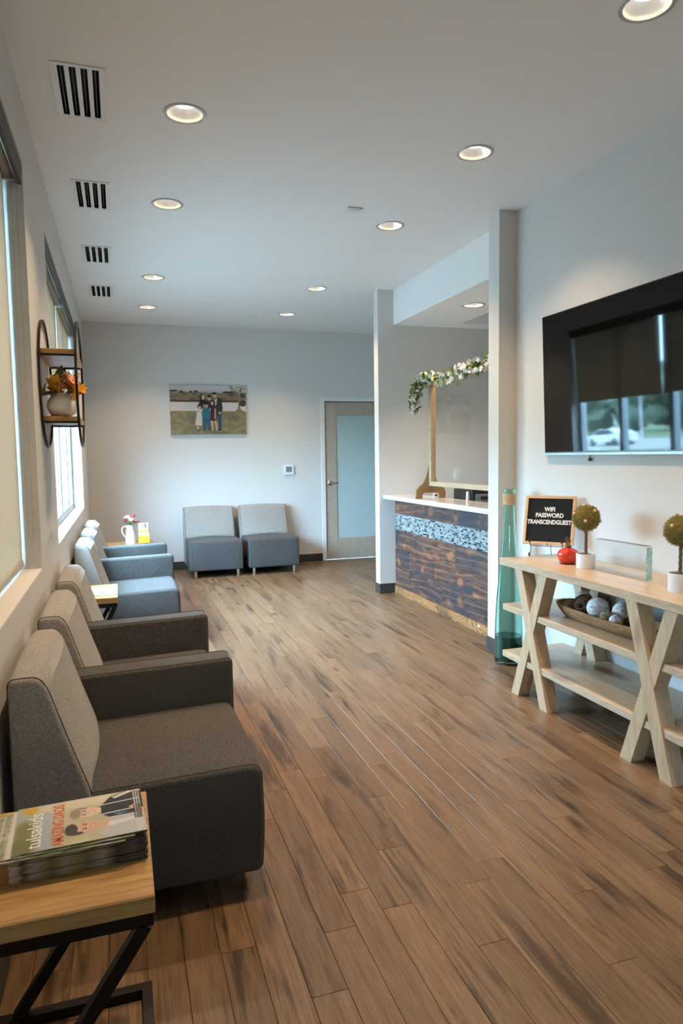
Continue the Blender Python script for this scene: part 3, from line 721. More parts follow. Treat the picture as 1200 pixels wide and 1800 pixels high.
# ------------------------------------------------------------------ thermostat
t = thing('thermostat', 'square silver thermostat with grey display on the back wall', 'thermostat', (2.138, YB, 1.237))
bx('housing', 'white_plastic', t, -0.07, 0.066, -0.026, -0.0005, -0.068, 0.068, 0.006); bx('display', 'lcd', t, -0.042, 0.036, -0.0275, -0.026, -0.028, 0.042)
bx('button', 'white_plastic', t, -0.018, 0.014, -0.029, -0.026, -0.055, -0.04, 0.001)

# ------------------------------------------------------------------ printed pictures (flat prints: colour stored on a fine grid)
class Pic:
    def __init__(s, nx, ny):
        s.nx, s.ny = nx, ny
        s.U, s.V = np.meshgrid(np.linspace(0, 1, nx), np.linspace(0, 1, ny)); s.C = np.zeros((ny, nx, 3)); s.asp = 1.0
        s.n1 = s._noise(6); s.n2 = s._noise(22); s.n3 = np.random.rand(ny, nx)
    def _noise(s, k):
        g = np.random.rand(k+2, k+2); x = s.U*k; y = s.V*k; i = x.astype(int); j = y.astype(int); fx, fy = x-i, y-j
        fx = fx*fx*(3-2*fx); fy = fy*fy*(3-2*fy)
        return g[j, i]*(1-fx)*(1-fy)+g[j, i+1]*fx*(1-fy)+g[j+1, i]*(1-fx)*fy+g[j+1, i+1]*fx*fy
    def put(s, m, col, k=1.0):
        m = np.clip(m, 0, 1)[..., None]*k; s.C = s.C*(1-m)+np.array(col)*m
    def band(s, v0, v1, col, soft=0.01, amp=0.0):
        n = (s.n2-0.5)*amp; m = np.clip((s.V-(v0+n))/soft+0.5, 0, 1)*np.clip(((v1+n)-s.V)/soft+0.5, 0, 1); s.put(m, col)
    def ell(s, cx, cy, rx, ry, col, rot=0.0, soft=0.12, k=1.0):
        x, y = (s.U-cx), (s.V-cy); ca, sa = math.cos(rot), math.sin(rot); X, Y = x*ca+y*sa, -x*sa+y*ca
        d = np.sqrt((X/rx)**2+(Y/ry)**2); s.put((1-d)/soft+0.5, col, k)
    def poly(s, pts, col, soft=0.004, k=1.0):
        ins = np.zeros_like(s.U, bool); dm = np.full_like(s.U, 9.0); n = len(pts)
        for i in range(n):
            (x1, y1), (x2, y2) = pts[i], pts[(i+1) % n]
            c = ((y1 > s.V) != (y2 > s.V)) & (s.U < (x2-x1)*(s.V-y1)/((y2-y1) if abs(y2-y1) > 1e-9 else 1e-9)+x1); ins ^= c
            dx, dy = x2-x1, y2-y1; tt = np.clip(((s.U-x1)*dx+(s.V-y1)*dy)/(dx*dx+dy*dy+1e-12), 0, 1)
            dm = np.minimum(dm, np.hypot(s.U-x1-tt*dx, s.V-y1-tt*dy))
        sd = np.where(ins, dm, -dm); s.put(sd/soft+0.5, col, k)
    def tex(s, amp): s.C = s.C*(1+amp*(s.n3[..., None]-0.5)*2)
    def mesh(s, name, w_, h_):     # lies in local XY, U along +X, V along +Y, centred
        vs = np.stack([(s.U-0.5)*w_, (s.V-0.5)*h_, np.zeros_like(s.U)], -1).reshape(-1, 3)
        i = np.arange(s.nx-1)[None, :]+np.arange(s.ny-1)[:, None]*s.nx; i = i.ravel()
        fs = np.stack([i, i+1, i+1+s.nx, i+s.nx], 1)
        return colored_mesh(name, vs.tolist(), fs.tolist(), np.clip(s.C, 0, 1).reshape(-1, 3))
P = Pic(300, 200)
def K(x, y): return ((x-55)/1070, 1-(y-95)/700)
def kp(pts): return [K(*p) for p in pts]
def ke(cx, cy, rx, ry, col, rot=0, soft=0.15, k=1.0): u, v = K(cx, cy); P.ell(u, v, rx/1070, ry/700, col, rot, soft, k)
P.C[:] = (0.42, 0.38, 0.37); P.band(0.90, 1.2, (0.52, 0.46, 0.43), 0.06)
P.band(0.66, 0.86, (0.20, 0.14, 0.08), 0.012, 0.03); P.put((P.n2-0.5)*3*(P.V > 0.66)*(P.V < 0.85), (0.10, 0.07, 0.035)); P.band(0.66, 0.70, (0.05, 0.035, 0.02), 0.02, 0.03)
for x, y, r in ((110, 178, 60), (210, 188, 35), (345, 188, 22), (415, 182, 30), (850, 190, 60), (940, 190, 60)): ke(x, y, r, 15, (0.04, 0.035, 0.025))
P.band(0.475, 0.655, (0.60, 0.53, 0.49), 0.008); P.band(-0.1, 0.475, (0.19, 0.155, 0.085), 0.008, 0.012)
P.put((P.n2-0.45)*2.0*(P.V < 0.47), (0.28, 0.225, 0.125)); P.put((P.n1-0.5)*1.5*(P.V < 0.47), (0.11, 0.09, 0.05))
P.poly(kp([(1010, 420), (1020, 250), (960, 170), (890, 110), (900, 100), (985, 165), (1030, 200), (1060, 110), (1075, 115), (1050, 240), (1040, 420), (1100, 470), (950, 470)]), (0.20, 0.15, 0.10))
for k in range(60): ke(random.uniform(880, 1120), random.uniform(100, 190), random.uniform(5, 16), random.uniform(4, 9), random.choice([(0.10, 0.075, 0.045), (0.45, 0.40, 0.34), (0.30, 0.22, 0.14)]), 0, 0.5, 0.8)
ke(1080, 350, 50, 45, (0.045, 0.04, 0.025)); ke(1090, 240, 45, 30, (0.05, 0.045, 0.03))
skin = (0.56, 0.33, 0.22); hair = (0.012, 0.010, 0.009)
# taller figure at right: dark jacket, pale shirt, jeans
P.poly(kp([(700, 500), (770, 490), (765, 730), (725, 735), (715, 600)]), (0.03, 0.075, 0.13)); P.poly(kp([(665, 290), (715, 270), (775, 300), (790, 430), (770, 480), (700, 520), (670, 430)]), (0.025, 0.033, 0.030)); P.poly(kp([(665, 300), (715, 275), (700, 370), (680, 390)]), (0.50, 0.48, 0.48))
ke(745, 488, 14, 18, skin); ke(677, 230, 30, 40, skin); ke(675, 208, 33, 18, hair); ke(735, 728, 26, 12, hair)
# figure with long dark hair at left
P.poly(kp([(450, 340), (500, 310), (550, 330), (545, 420), (460, 420)]), (0.13, 0.21, 0.19)); ke(505, 290, 42, 70, hair); ke(516, 268, 23, 36, skin); ke(490, 350, 22, 60, hair)
# middle back figure
P.poly(kp([(575, 330), (630, 320), (640, 420), (580, 420)]), (0.02, 0.025, 0.045)); ke(602, 275, 25, 36, skin); ke(602, 250, 28, 20, hair)
# child in white dress
P.poly(kp([(425, 445), (480, 440), (492, 560), (488, 672), (392, 660), (412, 540)]), (0.56, 0.49, 0.48)); ke(468, 400, 38, 42, hair); ke(463, 418, 22, 28, skin); ke(440, 465, 28, 10, skin, 0.5); P.poly(kp([(415, 668), (440, 668), (440, 735), (425, 735)]), skin); ke(440, 738, 25, 9, hair)
# child in teal shirt
P.poly(kp([(505, 565), (605, 565), (612, 730), (575, 730), (560, 610), (545, 730), (505, 720)]), (0.02, 0.075, 0.13)); P.poly(kp([(500, 430), (540, 405), (575, 405), (607, 430), (605, 575), (500, 575)]), (0.02, 0.135, 0.165)); ke(555, 380, 26, 34, skin); ke(553, 350, 32, 22, hair); ke(520, 732, 25, 9, (0.10, 0.06, 0.04)); ke(595, 735, 25, 9, (0.10, 0.06, 0.04))
# child in dark red dress
ke(648, 355, 36, 58, hair); P.poly(kp([(615, 400), (680, 395), (695, 470), (700, 600), (605, 600), (612, 480)]), (0.050, 0.010, 0.013)); ke(640, 350, 20, 30, skin); P.poly(kp([(675, 420), (692, 425), (685, 580), (668, 575)]), skin); P.poly(kp([(612, 600), (640, 600), (645, 745), (632, 745)]), skin); P.poly(kp([(665, 600), (695, 600), (712, 745), (695, 745)]), skin)
for (x, y) in ((677, 232), (516, 270), (602, 277), (463, 419), (555, 382), (640, 352)):
    for s in (-9, 9): ke(x+s, y-3, 3.2, 2.6, (0.05, 0.03, 0.02))
    ke(x, y+14, 8, 3, (0.42, 0.12, 0.09))
P.tex(0.10)
t = thing('family_photo_canvas', 'canvas print of a family of six by a lake on the back wall', 'canvas print', (1.1125, YB, 2.013))
bx('canvas_wrap', 'paper_grey', t, -0.476, 0.472, -0.034, -0.0015, -0.306, 0.306, 0.003)
ob_me('printed_photo', P.mesh('printed_photo', 0.946, 0.610), 'print', t, False, loc=(-0.002, -0.0352, 0), rot=(PI/2, 0, 0))

# ------------------------------------------------------------------ armchairs
def offset_poly(pts, d):
    n = len(pts); out = []
    for i in range(n):
        p0, p1, p2 = Vector(pts[i-1]), Vector(pts[i]), Vector(pts[(i+1) % n])
        a = (p1-p0).normalized(); b_ = (p2-p1).normalized(); n1 = Vector((-a.y, a.x)); n2 = Vector((-b_.y, b_.x)); m_ = (n1+n2)
        m_ = m_.normalized() if m_.length > 1e-6 else n1; c_ = max(0.4, m_.dot(n1)); out.append(p1+m_*(d/c_))
    return out
def round_poly(pts, rads, k=5):
    n = len(pts); out = []
    for i in range(n):
        p0, p1, p2 = Vector(pts[i-1]), Vector(pts[i]), Vector(pts[(i+1) % n]); r = rads[i]
        if r <= 0: out.append(p1); continue
        a = (p0-p1); b_ = (p2-p1); la = min(r, a.length*0.48); lb = min(r, b_.length*0.48); A = p1+a.normalized()*la; C = p1+b_.normalized()*lb
        for j in range(k+1):
            s = j/k; out.append(A*(1-s)**2+p1*2*s*(1-s)+C*s*s)
    return out
def soft_extrude(bm, poly, y0, y1, bev, crown=None, ny=8, steps=3):
    # poly: (x,z) counter-clockwise; rounded ends along Y; crown(x,z,t)->(dx,dz)
    secs = []
    for i in range(steps+1):
        a = PI/2*i/steps; secs.append((y0+bev*(1-math.sin(a)), bev*(1-math.cos(a))))
    secs = [(y0+bev*(1-math.cos(PI/2*i/steps)), bev*(1-math.sin(PI/2*i/steps))) for i in range(steps+1)]
    mids = [(y0+bev+(y1-y0-2*bev)*j/ny, 0.0) for j in range(1, ny)]
    full = secs+mids+[(y1-(s[0]-y0), s[1]) for s in reversed(secs)]
    rings = []
    for (y, ins) in full:
        pp = offset_poly(poly, ins) if ins > 1e-6 else [Vector(p) for p in poly]; tt = (y-y0)/(y1-y0)*2-1; ring = []
        for q, p in zip(pp, poly):
            dx, dz = crown(p[0], p[1], tt) if crown else (0, 0); ring.append(bm.verts.new((q.x+dx, y, q.y+dz)))
        rings.append(ring)
    n = len(poly)
    for A, C in zip(rings[:-1], rings[1:]):
        for j in range(n): bm.faces.new((A[j], A[(j+1) % n], C[(j+1) % n], C[j]))
    bm.faces.new(rings[0][::-1]); bm.faces.new(rings[-1])
CW = 0.62
back_poly = round_poly([(-0.365, 0.10), (-0.13, 0.10), (-0.150, 0.42), (-0.205, 0.58), (-0.262, 0.765), (-0.285, 0.795), (-0.365, 0.795)][0:], [0.01, 0.01, 0.05, 0.08, 0.03, 0.02, 0.025])
seat_poly = round_poly([(-0.17, 0.085), (0.355, 0.085), (0.365, 0.25), (0.358, 0.44), (-0.17, 0.425)], [0.005, 0.025, 0.08, 0.045, 0.01])
arm_poly = round_poly([(-0.25, 0.085), (0.362, 0.085), (0.365, 0.30), (0.365, 0.61), (-0.25, 0.595)], [0.01, 0.02, 0.05, 0.022, 0.03])
def mesh_from(bm, name, mat):
    bmesh.ops.recalc_face_normals(bm, faces=bm.faces); me = bpy.data.meshes.new(name); bm.to_mesh(me); bm.free()
    for p in me.polygons: p.use_smooth = True
    me.set_sharp_from_angle(angle=math.radians(50)); me.materials.append(MATS[mat]); return me
b = B(); soft_extrude(b, back_poly, -CW/2, CW/2, 0.014, lambda x, z, t: ((0.022*(1-t*t) if (x > -0.30 and 0.43 < z < 0.77) else 0.0), 0.012*(1-t*t) if z > 0.76 else 0.0)); BACK = mesh_from(b, 'backrest', 'fabric_back')
b = B(); soft_extrude(b, seat_poly, -CW/2+0.002, CW/2-0.002, 0.016, lambda x, z, t: (0.006*(1-t*t) if x > 0.34 else 0.0, (0.026*(1-t*t)*math.sin(PI*min(1, max(0, (x+0.2)/0.56)))**0.6 if z > 0.40 else 0.0))); SEAT = mesh_from(b, 'seat', 'fabric_seat')
ARM_T = 0.135
b = B(); soft_extrude(b, arm_poly, 0, ARM_T, 0.012, None, 2); ARM = mesh_from(b, 'armrest', 'fabric_seat')
def seam(poly, ys, name):
    b = B()
    for y in ys: tube(b, [(p.x, y, p.y) for p in offset_poly(poly, 0.0)], 0.0028, 5, True)
    me = bpy.data.meshes.new(name); b.to_mesh(me); b.free(); me.materials.append(MATS['piping']); return me
S_BACK = [seam(back_poly, (y_,), 'back_piping') for y_ in (-CW/2+0.012, CW/2-0.012)]; S_SEAT = [seam(seat_poly, (y_,), 'seat_piping') for y_ in (-CW/2+0.016, CW/2-0.016)]; S_ARM = [seam(arm_poly, (y_,), 'arm_piping') for y_ in (0.010, ARM_T-0.010)]
b = B(); lathe(b, [(0.0, 0.0), (0.017, 0.0), (0.019, 0.004), (0.019, 0.086), (0.0, 0.086)], 20); FOOT = mesh_from(b, 'foot', 'chrome')
def chair(label, loc, rz, arm, group):
    t = thing('lounge_chair', label, 'chair', loc, rz, group)
    for nm, me, sm in (('backrest', BACK, S_BACK), ('seat', SEAT, S_SEAT)):
        o = ob_me(nm, me, None, t)
        for q_ in sm: ob_me('piping', q_, None, o)
    if arm:
        o = ob_me('armrest', ARM, None, t, loc=(0, CW/2+0.002, 0)); [ob_me('piping', q_, None, o) for q_ in S_ARM]
    for sx_ in (-0.31, 0.31):
        for sy_ in (-CW/2+0.06, CW/2-0.06): ob_me('foot', FOOT, None, t, loc=(sx_, sy_, 0))
    return t
G1 = 'grey lounge chairs along the window wall'
CX = 0.040
chair('grey lounge chair nearest the camera, whole seat in view beside the wooden side table', (CX, 2.10+CW/2, 0), 0, True, G1)
chair('grey lounge chair, second from the camera along the windows', (CX, 2.905+CW/2, 0), 0, True, G1)
chair('grey lounge chair, third from the camera, beside the magazine table', (CX, 3.725+CW/2, 0), 0, False, G1)
chair('grey lounge chair bathed in blue daylight just past the magazine table', (CX, 5.225+CW/2, 0), 0, True, G1)
chair('grey lounge chair, second past the magazine table, under the far window', (CX, 6.03+CW/2, 0), 0, True, G1)
chair('grey lounge chair farthest along the windows, next to the flower pitcher', (CX, 6.83+CW/2, 0), 0, False, G1)
G2 = 'armless lounge chairs against the back wall'
chair('armless blue-grey lounge chair against the back wall, left of the pair', (1.060, 8.455, 0), -PI/2+0.02, False, G2)
chair('armless blue-grey lounge chair against the back wall, nearer the door', (1.752, 8.465, 0), -PI/2+0.02, False, G2)

# ------------------------------------------------------------------ side tables
def side_table(label, x0, x1, y0, y1, h):
    cx, cy = (x0+x1)/2, (y0+y1)/2; hx, hy = (x1-x0)/2, (y1-y0)/2
    t = thing('side_table', label, 'table', (cx, cy, 0), 0, 'wooden side tables with black steel frames')
    bx('table_top', 'mango_top', t, -hx, hx, -hy, hy, h-0.038, h, 0.003)
    s = 0.026
    b = B(); zt = h-0.0385
    for yy in (-hy+0.004, hy-0.004-s): box(b, -hx+0.004, hx-0.004, yy, yy+s, zt-s, zt)
    for xx in (-hx+0.004, hx-0.004-s): box(b, xx, xx+s, -hy+0.004+s, hy-0.004-s, zt-s, zt)
    ob('top_frame', b, 'black_metal', t)
    for yy in (-hy+0.004, hy-0.004-s):
        b = B(); beam(b, (hx-0.02, yy+s/2, zt-s), (-hx+0.05, yy+s/2, s*0.9), s, s, (0, 1, 0)); ob('diagonal_leg', b, 'black_metal', t)
    b = B()
    for yy in (-hy+0.004, hy-0.004-s): box(b, -hx+0.004, hx-0.004, yy, yy+s, 0, s)
    for xx in (-hx+0.004, hx-0.004-s): box(b, xx, xx+s, -hy+0.004+s, hy-0.004-s, 0, s)
    ob('base_frame', b, 'black_metal', t)
    return t
side_table('wooden side table with black Z-shaped frame nearest the camera, under the magazine stack', -0.345, 0.036, 1.36, 1.815, 0.55)
side_table('small wooden side table between the brown and the blue chairs', -0.345, -0.036, 4.50, 4.99, 0.55)
side_table('low wooden side table in the corner under the flower pitcher', -0.33, 0.34, 7.62, 8.12, 0.48)

# ------------------------------------------------------------------ magazines
Q = Pic(200, 270)     # cover: U = reading direction, V = up the page
Q.C[:] = (0.44, 0.42, 0.27); Q.put((Q.n1-0.4)*1.2, (0.60, 0.55, 0.40)); Q.band(0.70, 1.2, (0.34, 0.42, 0.50), 0.20); Q.band(0.82, 1.2, (0.36, 0.40, 0.36), 0.06)
Q.ell(0.15, 0.93, 0.24, 0.10, (0.16, 0.17, 0.07), 0, 0.6); Q.ell(0.48, 0.93, 0.20, 0.07, (0.20, 0.20, 0.07), 0, 0.6); Q.ell(0.90, 0.55, 0.12, 0.35, (0.60, 0.55, 0.44), 0, 0.6); Q.ell(0.92, 0.90, 0.10, 0.06, (0.55, 0.36, 0.05), 0, 0.4)
Q.poly([(-0.02, -0.02), (-0.02, 0.28), (0.10, 0.36), (0.22, 0.33), (0.40, 0.30), (0.52, 0.16), (0.55, -0.02)], (0.46, 0.47, 0.50)); Q.poly([(0.22, 0.33), (0.34, 0.30), (0.36, 0.10), (0.30, 0.05)], (0.62, 0.62, 0.63))
Q.poly([(0.44, 0.05), (0.44, 0.28), (0.56, 0.36), (0.70, 0.36), (0.92, 0.26), (1.02, 0.10), (1.02, -0.02), (0.50, -0.02)], (0.028, 0.026, 0.030))
for a in (0.52, 0.74): Q.poly([(a, 0.35), (a+0.018, 0.35), (a+0.05, 0.02), (a+0.03, 0.02)], (0.62, 0.62, 0.62), 0.004)
Q.poly([(0.86, 0.22), (0.90, 0.25), (1.01, 0.10), (0.99, 0.04)], (0.60, 0.60, 0.60)); Q.poly([(0.95, 0.0), (1.02, 0.14), (1.02, 0.0)], (0.52, 0.30, 0.20)); Q.poly([(0.40, 0.0), (0.60, 0.12), (0.64, 0.07), (0.48, -0.02)], (0.55, 0.33, 0.22)); Q.poly([(0.44, 0.20), (0.52, 0.26), (0.50, 0.12)], (0.06, 0.16, 0.34))
sk1, sk2 = (0.60, 0.40, 0.29), (0.68, 0.50, 0.40)
Q.poly([(0.22, 0.30), (0.40, 0.28), (0.40, 0.40), (0.24, 0.40)], sk1); Q.ell(0.32, 0.445, 0.125, 0.125, sk1, 0, 0.08); Q.ell(0.30, 0.575, 0.125, 0.050, (0.06, 0.055, 0.05), 0, 0.25); Q.ell(0.20, 0.53, 0.035, 0.05, (0.07, 0.06, 0.055), 0, 0.3)
Q.poly([(0.56, 0.34), (0.70, 0.34), (0.70, 0.42), (0.58, 0.42)], sk2); Q.ell(0.64, 0.455, 0.110, 0.100, sk2, 0, 0.08); Q.ell(0.64, 0.545, 0.115, 0.045, (0.30, 0.24, 0.17), 0, 0.25); Q.ell(0.745, 0.50, 0.03, 0.05, (0.32, 0.25, 0.18), 0, 0.3)
for (cx, cy, sp) in ((0.325, 0.465, 0.045), (0.635, 0.47, 0.04)):
    for s in (-1, 1): Q.ell(cx+s*sp, cy, 0.016, 0.009, (0.05, 0.035, 0.03), 0, 0.4); Q.ell(cx+s*sp, cy+0.018, 0.024, 0.005, (0.14, 0.09, 0.06), 0, 0.5)
    Q.ell(cx+0.005, cy-0.035, 0.014, 0.010, (0.50, 0.30, 0.22), 0, 0.6, 0.6); Q.ell(cx, cy-0.068, 0.040, 0.012, (0.55, 0.17, 0.14), 0, 0.3); Q.ell(cx, cy-0.065, 0.030, 0.005, (0.80, 0.76, 0.72), 0, 0.3)
for k in range(3): Q.band(0.020+0.020*k, 0.028+0.020*k, (0.62, 0.62, 0.60), 0.003); Q.C[(Q.U < 0.62) & (Q.V < 0.08) & (Q.V > 0.015) & (Q.U > 0.30)] = Q.C[(Q.U < 0.62) & (Q.V < 0.08) & (Q.V > 0.015) & (Q.U > 0.30)]*0.6
for k in range(4): Q.poly([(0.86, 0.72-0.03*k), (0.97, 0.72-0.03*k), (0.97, 0.732-0.03*k), (0.86, 0.732-0.03*k)], (0.40, 0.36, 0.26), 0.006, 0.6)
COVER = Q.mesh('cover_print', 0.200, 0.270)
R_ = Pic(60, 80); R_.C[:] = (0.30, 0.34, 0.20); R_.put((R_.n1-0.4)*2, (0.62, 0.58, 0.52)); R_.put((R_.n2-0.5)*2.5, (0.12, 0.15, 0.06)); R_.band(0.80, 0.95, (0.66, 0.64, 0.60), 0.03)
COVER2 = R_.mesh('cover_print', 0.200, 0.270)
b = B(); box(b, -0.135, 0.135, -0.100, 0.100, 0, 0.0040, 0.0006); MAGM = mesh_from(b, 'page_block', 'magazine_edge')
MTH = 0.0042; nmag = 15
for i in range(nmag):
    top_ = (i == nmag-1); second = i in (nmag-2, nmag-3)
    ox, oy, rz = random.uniform(-0.004, 0.004), random.uniform(-0.004, 0.004), 0.05+random.uniform(-0.015, 0.015)
    if i == nmag-2: ox, oy, rz = -0.022, -0.004, 0.03
    if i == nmag-3: ox, oy, rz = -0.040, -0.010, 0.02
    lab = 'stacked glossy magazine below the top ones on the nearest side table'
    if top_: lab = 'topmost glossy magazine with orange title and two smiling faces on the nearest table'
    elif second: lab = ['upper magazine peeking out left under the topmost one', 'magazine sticking out farthest left near the top of the stack'][nmag-2-i]
    mg = thing('magazine', lab, 'magazine', (-0.113+ox, 1.592+oy, 0.5502+i*MTH), rz, 'magazines stacked on the nearest side table')
    ob_me('page_block', MAGM, None, mg)
    if top_ or second:
        cv = ob_me('cover_print', COVER if top_ else COVER2, 'print_gloss', mg, loc=(0, 0, 0.00412), rot=(0, 0, PI/2))
        if top_:
            me = text_mesh('tulsakids', 0.044, 'CENTER', 0.0001); ob_me('masthead', me, 'ink_white', cv, loc=(-0.012, 0.080, 0.0003))
            me = text_mesh('AMAZING DADS', 0.0265, 'CENTER', 0.0001, 0.0005); ob_me('headline', me, 'ink_orange', cv, loc=(-0.005, 0.036, 0.0003)).scale = (0.92, 1.25, 1)
            bx('small_print_line', 'paper_grey', cv, -0.082, -0.03, 0.059, 0.064, 0.0001, 0.0003)
for i, (lab, x, y, rz, m_) in enumerate([('white magazine lying lowest on the small middle table', -0.15, 4.72, 0.06, 'paper_white'), ('grey green booklet on top of the magazines on the middle table', -0.20, 4.66, 0.0, 'paper_grey'), ('white leaflet lying beside the booklet on the middle table', -0.10, 4.72, -0.1, 'paper_white')]):
    z = 0.5502+(0 if i == 0 else 0.0065); wd, hd = ((0.105, 0.14), (0.05, 0.07), (0.045, 0.09))[i]
    mg = thing('magazine', lab, 'magazine', (x, y, z), rz, 'reading matter on the middle side table')
    bx('page_block', m_, mg, -wd, wd, -hd, hd, 0, 0.006, 0.001); bx('printed_block', 'paper_grey' if m_ == 'paper_white' else 'leaf_sage', mg, -wd*0.6, wd*0.5, -hd*0.7, -hd*0.1, 0.006, 0.0063)

# ------------------------------------------------------------------ corner: pitcher with flowers, brochure stand
TZ = 0.4802
t = thing('pitcher', 'tall white ceramic pitcher on the corner table', 'pitcher', (0.095, 7.90, TZ))
b = B(); lathe(b, [(0.0, 0.0), (0.052, 0.0), (0.055, 0.01), (0.050, 0.08), (0.040, 0.15), (0.036, 0.185), (0.042, 0.205), (0.038, 0.205), (0.032, 0.185), (0.036, 0.15), (0.045, 0.08), (0.046, 0.012), (0.0, 0.012)], 32); ob('body', b, 'white_ceramic', t, True)
b = B(); tube(b, catmull([(-0.034, 0, 0.190), (-0.075, 0, 0.185), (-0.085, 0, 0.14), (-0.062, 0, 0.085), (-0.049, 0, 0.075)], 6), 0.006, 8); ob('handle', b, 'white_ceramic', t, True)
t2 = thing('flower_bunch', 'bunch of pink and white artificial tulips in the white pitcher', 'flowers', (0.095, 7.90, TZ+0.014))
bp = [blossom_mesh('blossom', 0.036, 6, m_, 0.5, 0.8, 2) for m_ in ('petal_pink', 'petal_pale', 'petal_white', 'petal_pink')]
b = B(); heads = []
for k in range(13):
    a = 2*PI*k/13*1.7; r = random.uniform(0.01, 0.09); p = (r*math.cos(a)+0.005, r*math.sin(a)*0.7, 0.235+random.uniform(-0.02, 0.06)-r*0.25); heads.append(p)
    tube(b, [(0.008*math.cos(a), 0.008*math.sin(a), 0.0), (0.015*math.cos(a), 0.012*math.sin(a), 0.17), p], 0.002, 5)
ob('stem', b, 'leaf_green', t2, True)
for k, p in enumerate(heads): place(bp[k % 4], 'blossom', t2, p, (random.uniform(-0.7, 0.7), random.uniform(-0.7, 0.7), random.uniform(0, 6)), 1.0)
lf = mk('leaf', leaf_mesh(0.07, 0.022), 'leaf_green')
for k in range(7): place(lf, 'leaf', t2, (0.02*math.cos(k), 0.02*math.sin(k), 0.195), (random.uniform(-0.5, 0.5), -random.uniform(0.1, 0.9), k*0.9))
t = thing('brochure_stand', 'clear brochure stand with yellow and white leaflets beside the pitcher', 'brochure stand', (0.238, 7.90, TZ), 0.0)
bx('base_tray', 'clear_plastic', t, -0.062, 0.062, -0.055, 0.03, 0, 0.004); bx('front_lip', 'clear_plastic', t, -0.062, 0.062, -0.055, -0.052, 0.0045, 0.075)
bx('leaflet', 'paper_yellow', t, -0.058, 0.058, -0.050, -0.046, 0.005, 0.092); bx('leaflet', 'paper_white', t, -0.040, 0.056, -0.044, -0.040, 0.005, 0.112)
lf2 = bx('leaflet', 'paper_white', t, -0.056, 0.050, -0.030, -0.026, 0.005, 0.225); bx('printed_band', 'paper_yellow', lf2, -0.056, 0.050, -0.0308, -0.0302, 0.125, 0.150); bx('printed_figure', 'ink_dark', lf2, 0.012, 0.026, -0.0308, -0.0302, 0.165, 0.215); bx('printed_lines', 'paper_grey', lf2, -0.045, -0.008, -0.0308, -0.0302, 0.185, 0.205)
bx('back_panel', 'clear_plastic', t, -0.062, 0.062, -0.020, -0.017, 0.0045, 0.21)

# ------------------------------------------------------------------ hoop wall shelf
HYC, HZC, HR = 3.945, 1.81, 0.322
t = thing('hoop_shelf', 'round black metal hoop wall shelf with two wooden boards', 'wall shelf', (XL+0.0095, HYC, HZC))
for xx in (0.0, 0.166):
    b = B(); pts = []
    n = 72; ring = []
    for k in range(n):
        a = 2*PI*k/n; ring.append([b.verts.new((xx+dx, (HR+dr)*math.cos(a), (HR+dr)*math.sin(a))) for dx, dr in ((-0.006, -0.006), (0.006, -0.006), (0.006, 0.006), (-0.006, 0.006))])
    for k in range(n):
        A, C = ring[k], ring[(k+1) % n]
        for j in range(4): b.faces.new((A[j], A[(j+1) % 4], C[(j+1) % 4], C[j]))
    ob('hoop', b, 'bronze_metal', t, True, angle=30)
for zt in (1.957-HZC, 1.632-HZC):
    zb = zt-0.024; hl = math.sqrt(HR**2-max(zt**2, zb**2))-0.004
    bd = bx('shelf_board', 'shelf_wood', t, -0.004, 0.170, -hl, hl, zb, zt, 0.002)
    b = B()
    for s in (-1, 1):
        box(b, 0.007, 0.160, s*hl*0.96-0.006, s*hl*0.96+0.006, zb-0.010, zb-0.0005)
        for xx in (0.03, 0.135): box(b, xx-0.012, xx+0.012, s*hl*0.9-0.008, s*hl*0.9+0.008, zb-0.006, zb-0.0005)
    ob('support_bar', b, 'bronze_metal', bd)
VZ = 1.6325; VX, VY = -0.258, 3.775
t = thing('round_vase', 'round glossy cream vase on the lower hoop shelf board', 'vase', (VX, VY, VZ))
b = B(); lathe(b, [(0.0, 0.0), (0.040, 0.0), (0.062, 0.018), (0.073, 0.048), (0.070, 0.075), (0.055, 0.100), (0.040, 0.110), (0.041, 0.117), (0.036, 0.117), (0.034, 0.108), (0.0, 0.10)], 40); ob('body', b, 'ceramic', t, True)
t2 = thing('flower_arrangement', 'yellow and peach artificial flowers with dark leaves in the cream vase', 'flowers', (VX, VY, VZ+0.101))
by = blossom_mesh('blossom', 0.050, 8, 'petal_yellow', 0.1, 0.5); bp_ = blossom_mesh('blossom', 0.052, 6, 'petal_peach', 0.4, 0.9, 2); b = B()
spots = [(-0.055, -0.02, 0.045, by), (-0.075, -0.02, 0.02, by), (0.06, -0.02, 0.035, by), (0.085, 0.00, 0.025, by), (0.0, -0.05, 0.045, bp_), (0.025, -0.045, 0.055, bp_), (-0.02, -0.05, 0.06, by), (0.0, 0.05, 0.06, by), (0.05, 0.05, 0.05, bp_), (-0.05, 0.05, 0.05, bp_), (0.03, -0.01, 0.075, bp_), (-0.03, -0.03, 0.025, by), (0.085, -0.03, 0.005, by), (-0.02, 0.02, 0.08, by)]
for (x, y, z, me) in spots: tube(b, [(0, 0, 0), (x*0.5, y*0.5, z*0.6), (x, y, z)], 0.0018, 5)
ob('stem', b, 'leaf_dark', t2, True)
for i, (x, y, z, me) in enumerate(spots):
    rr = (0.9 if y < 0 else -0.5, x*9, random.uniform(0, 6)); o = place(me, 'blossom', t2, (x, y, z), rr, random.uniform(0.85, 1.1))
    if me is by:
        e = B(); ico(e, (0, 0, 0.006), 0.010, 1, 0.1, (1, 1, 0.6)); ob('flower_eye', e, 'flower_eye', o)
ld = mk('leaf', leaf_mesh(0.095, 0.050), 'leaf_dark'); lg = mk('leaf', leaf_mesh(0.10, 0.055), 'leaf_green'); lpp = mk('leaf', leaf_mesh(0.08, 0.03), 'petal_peach')
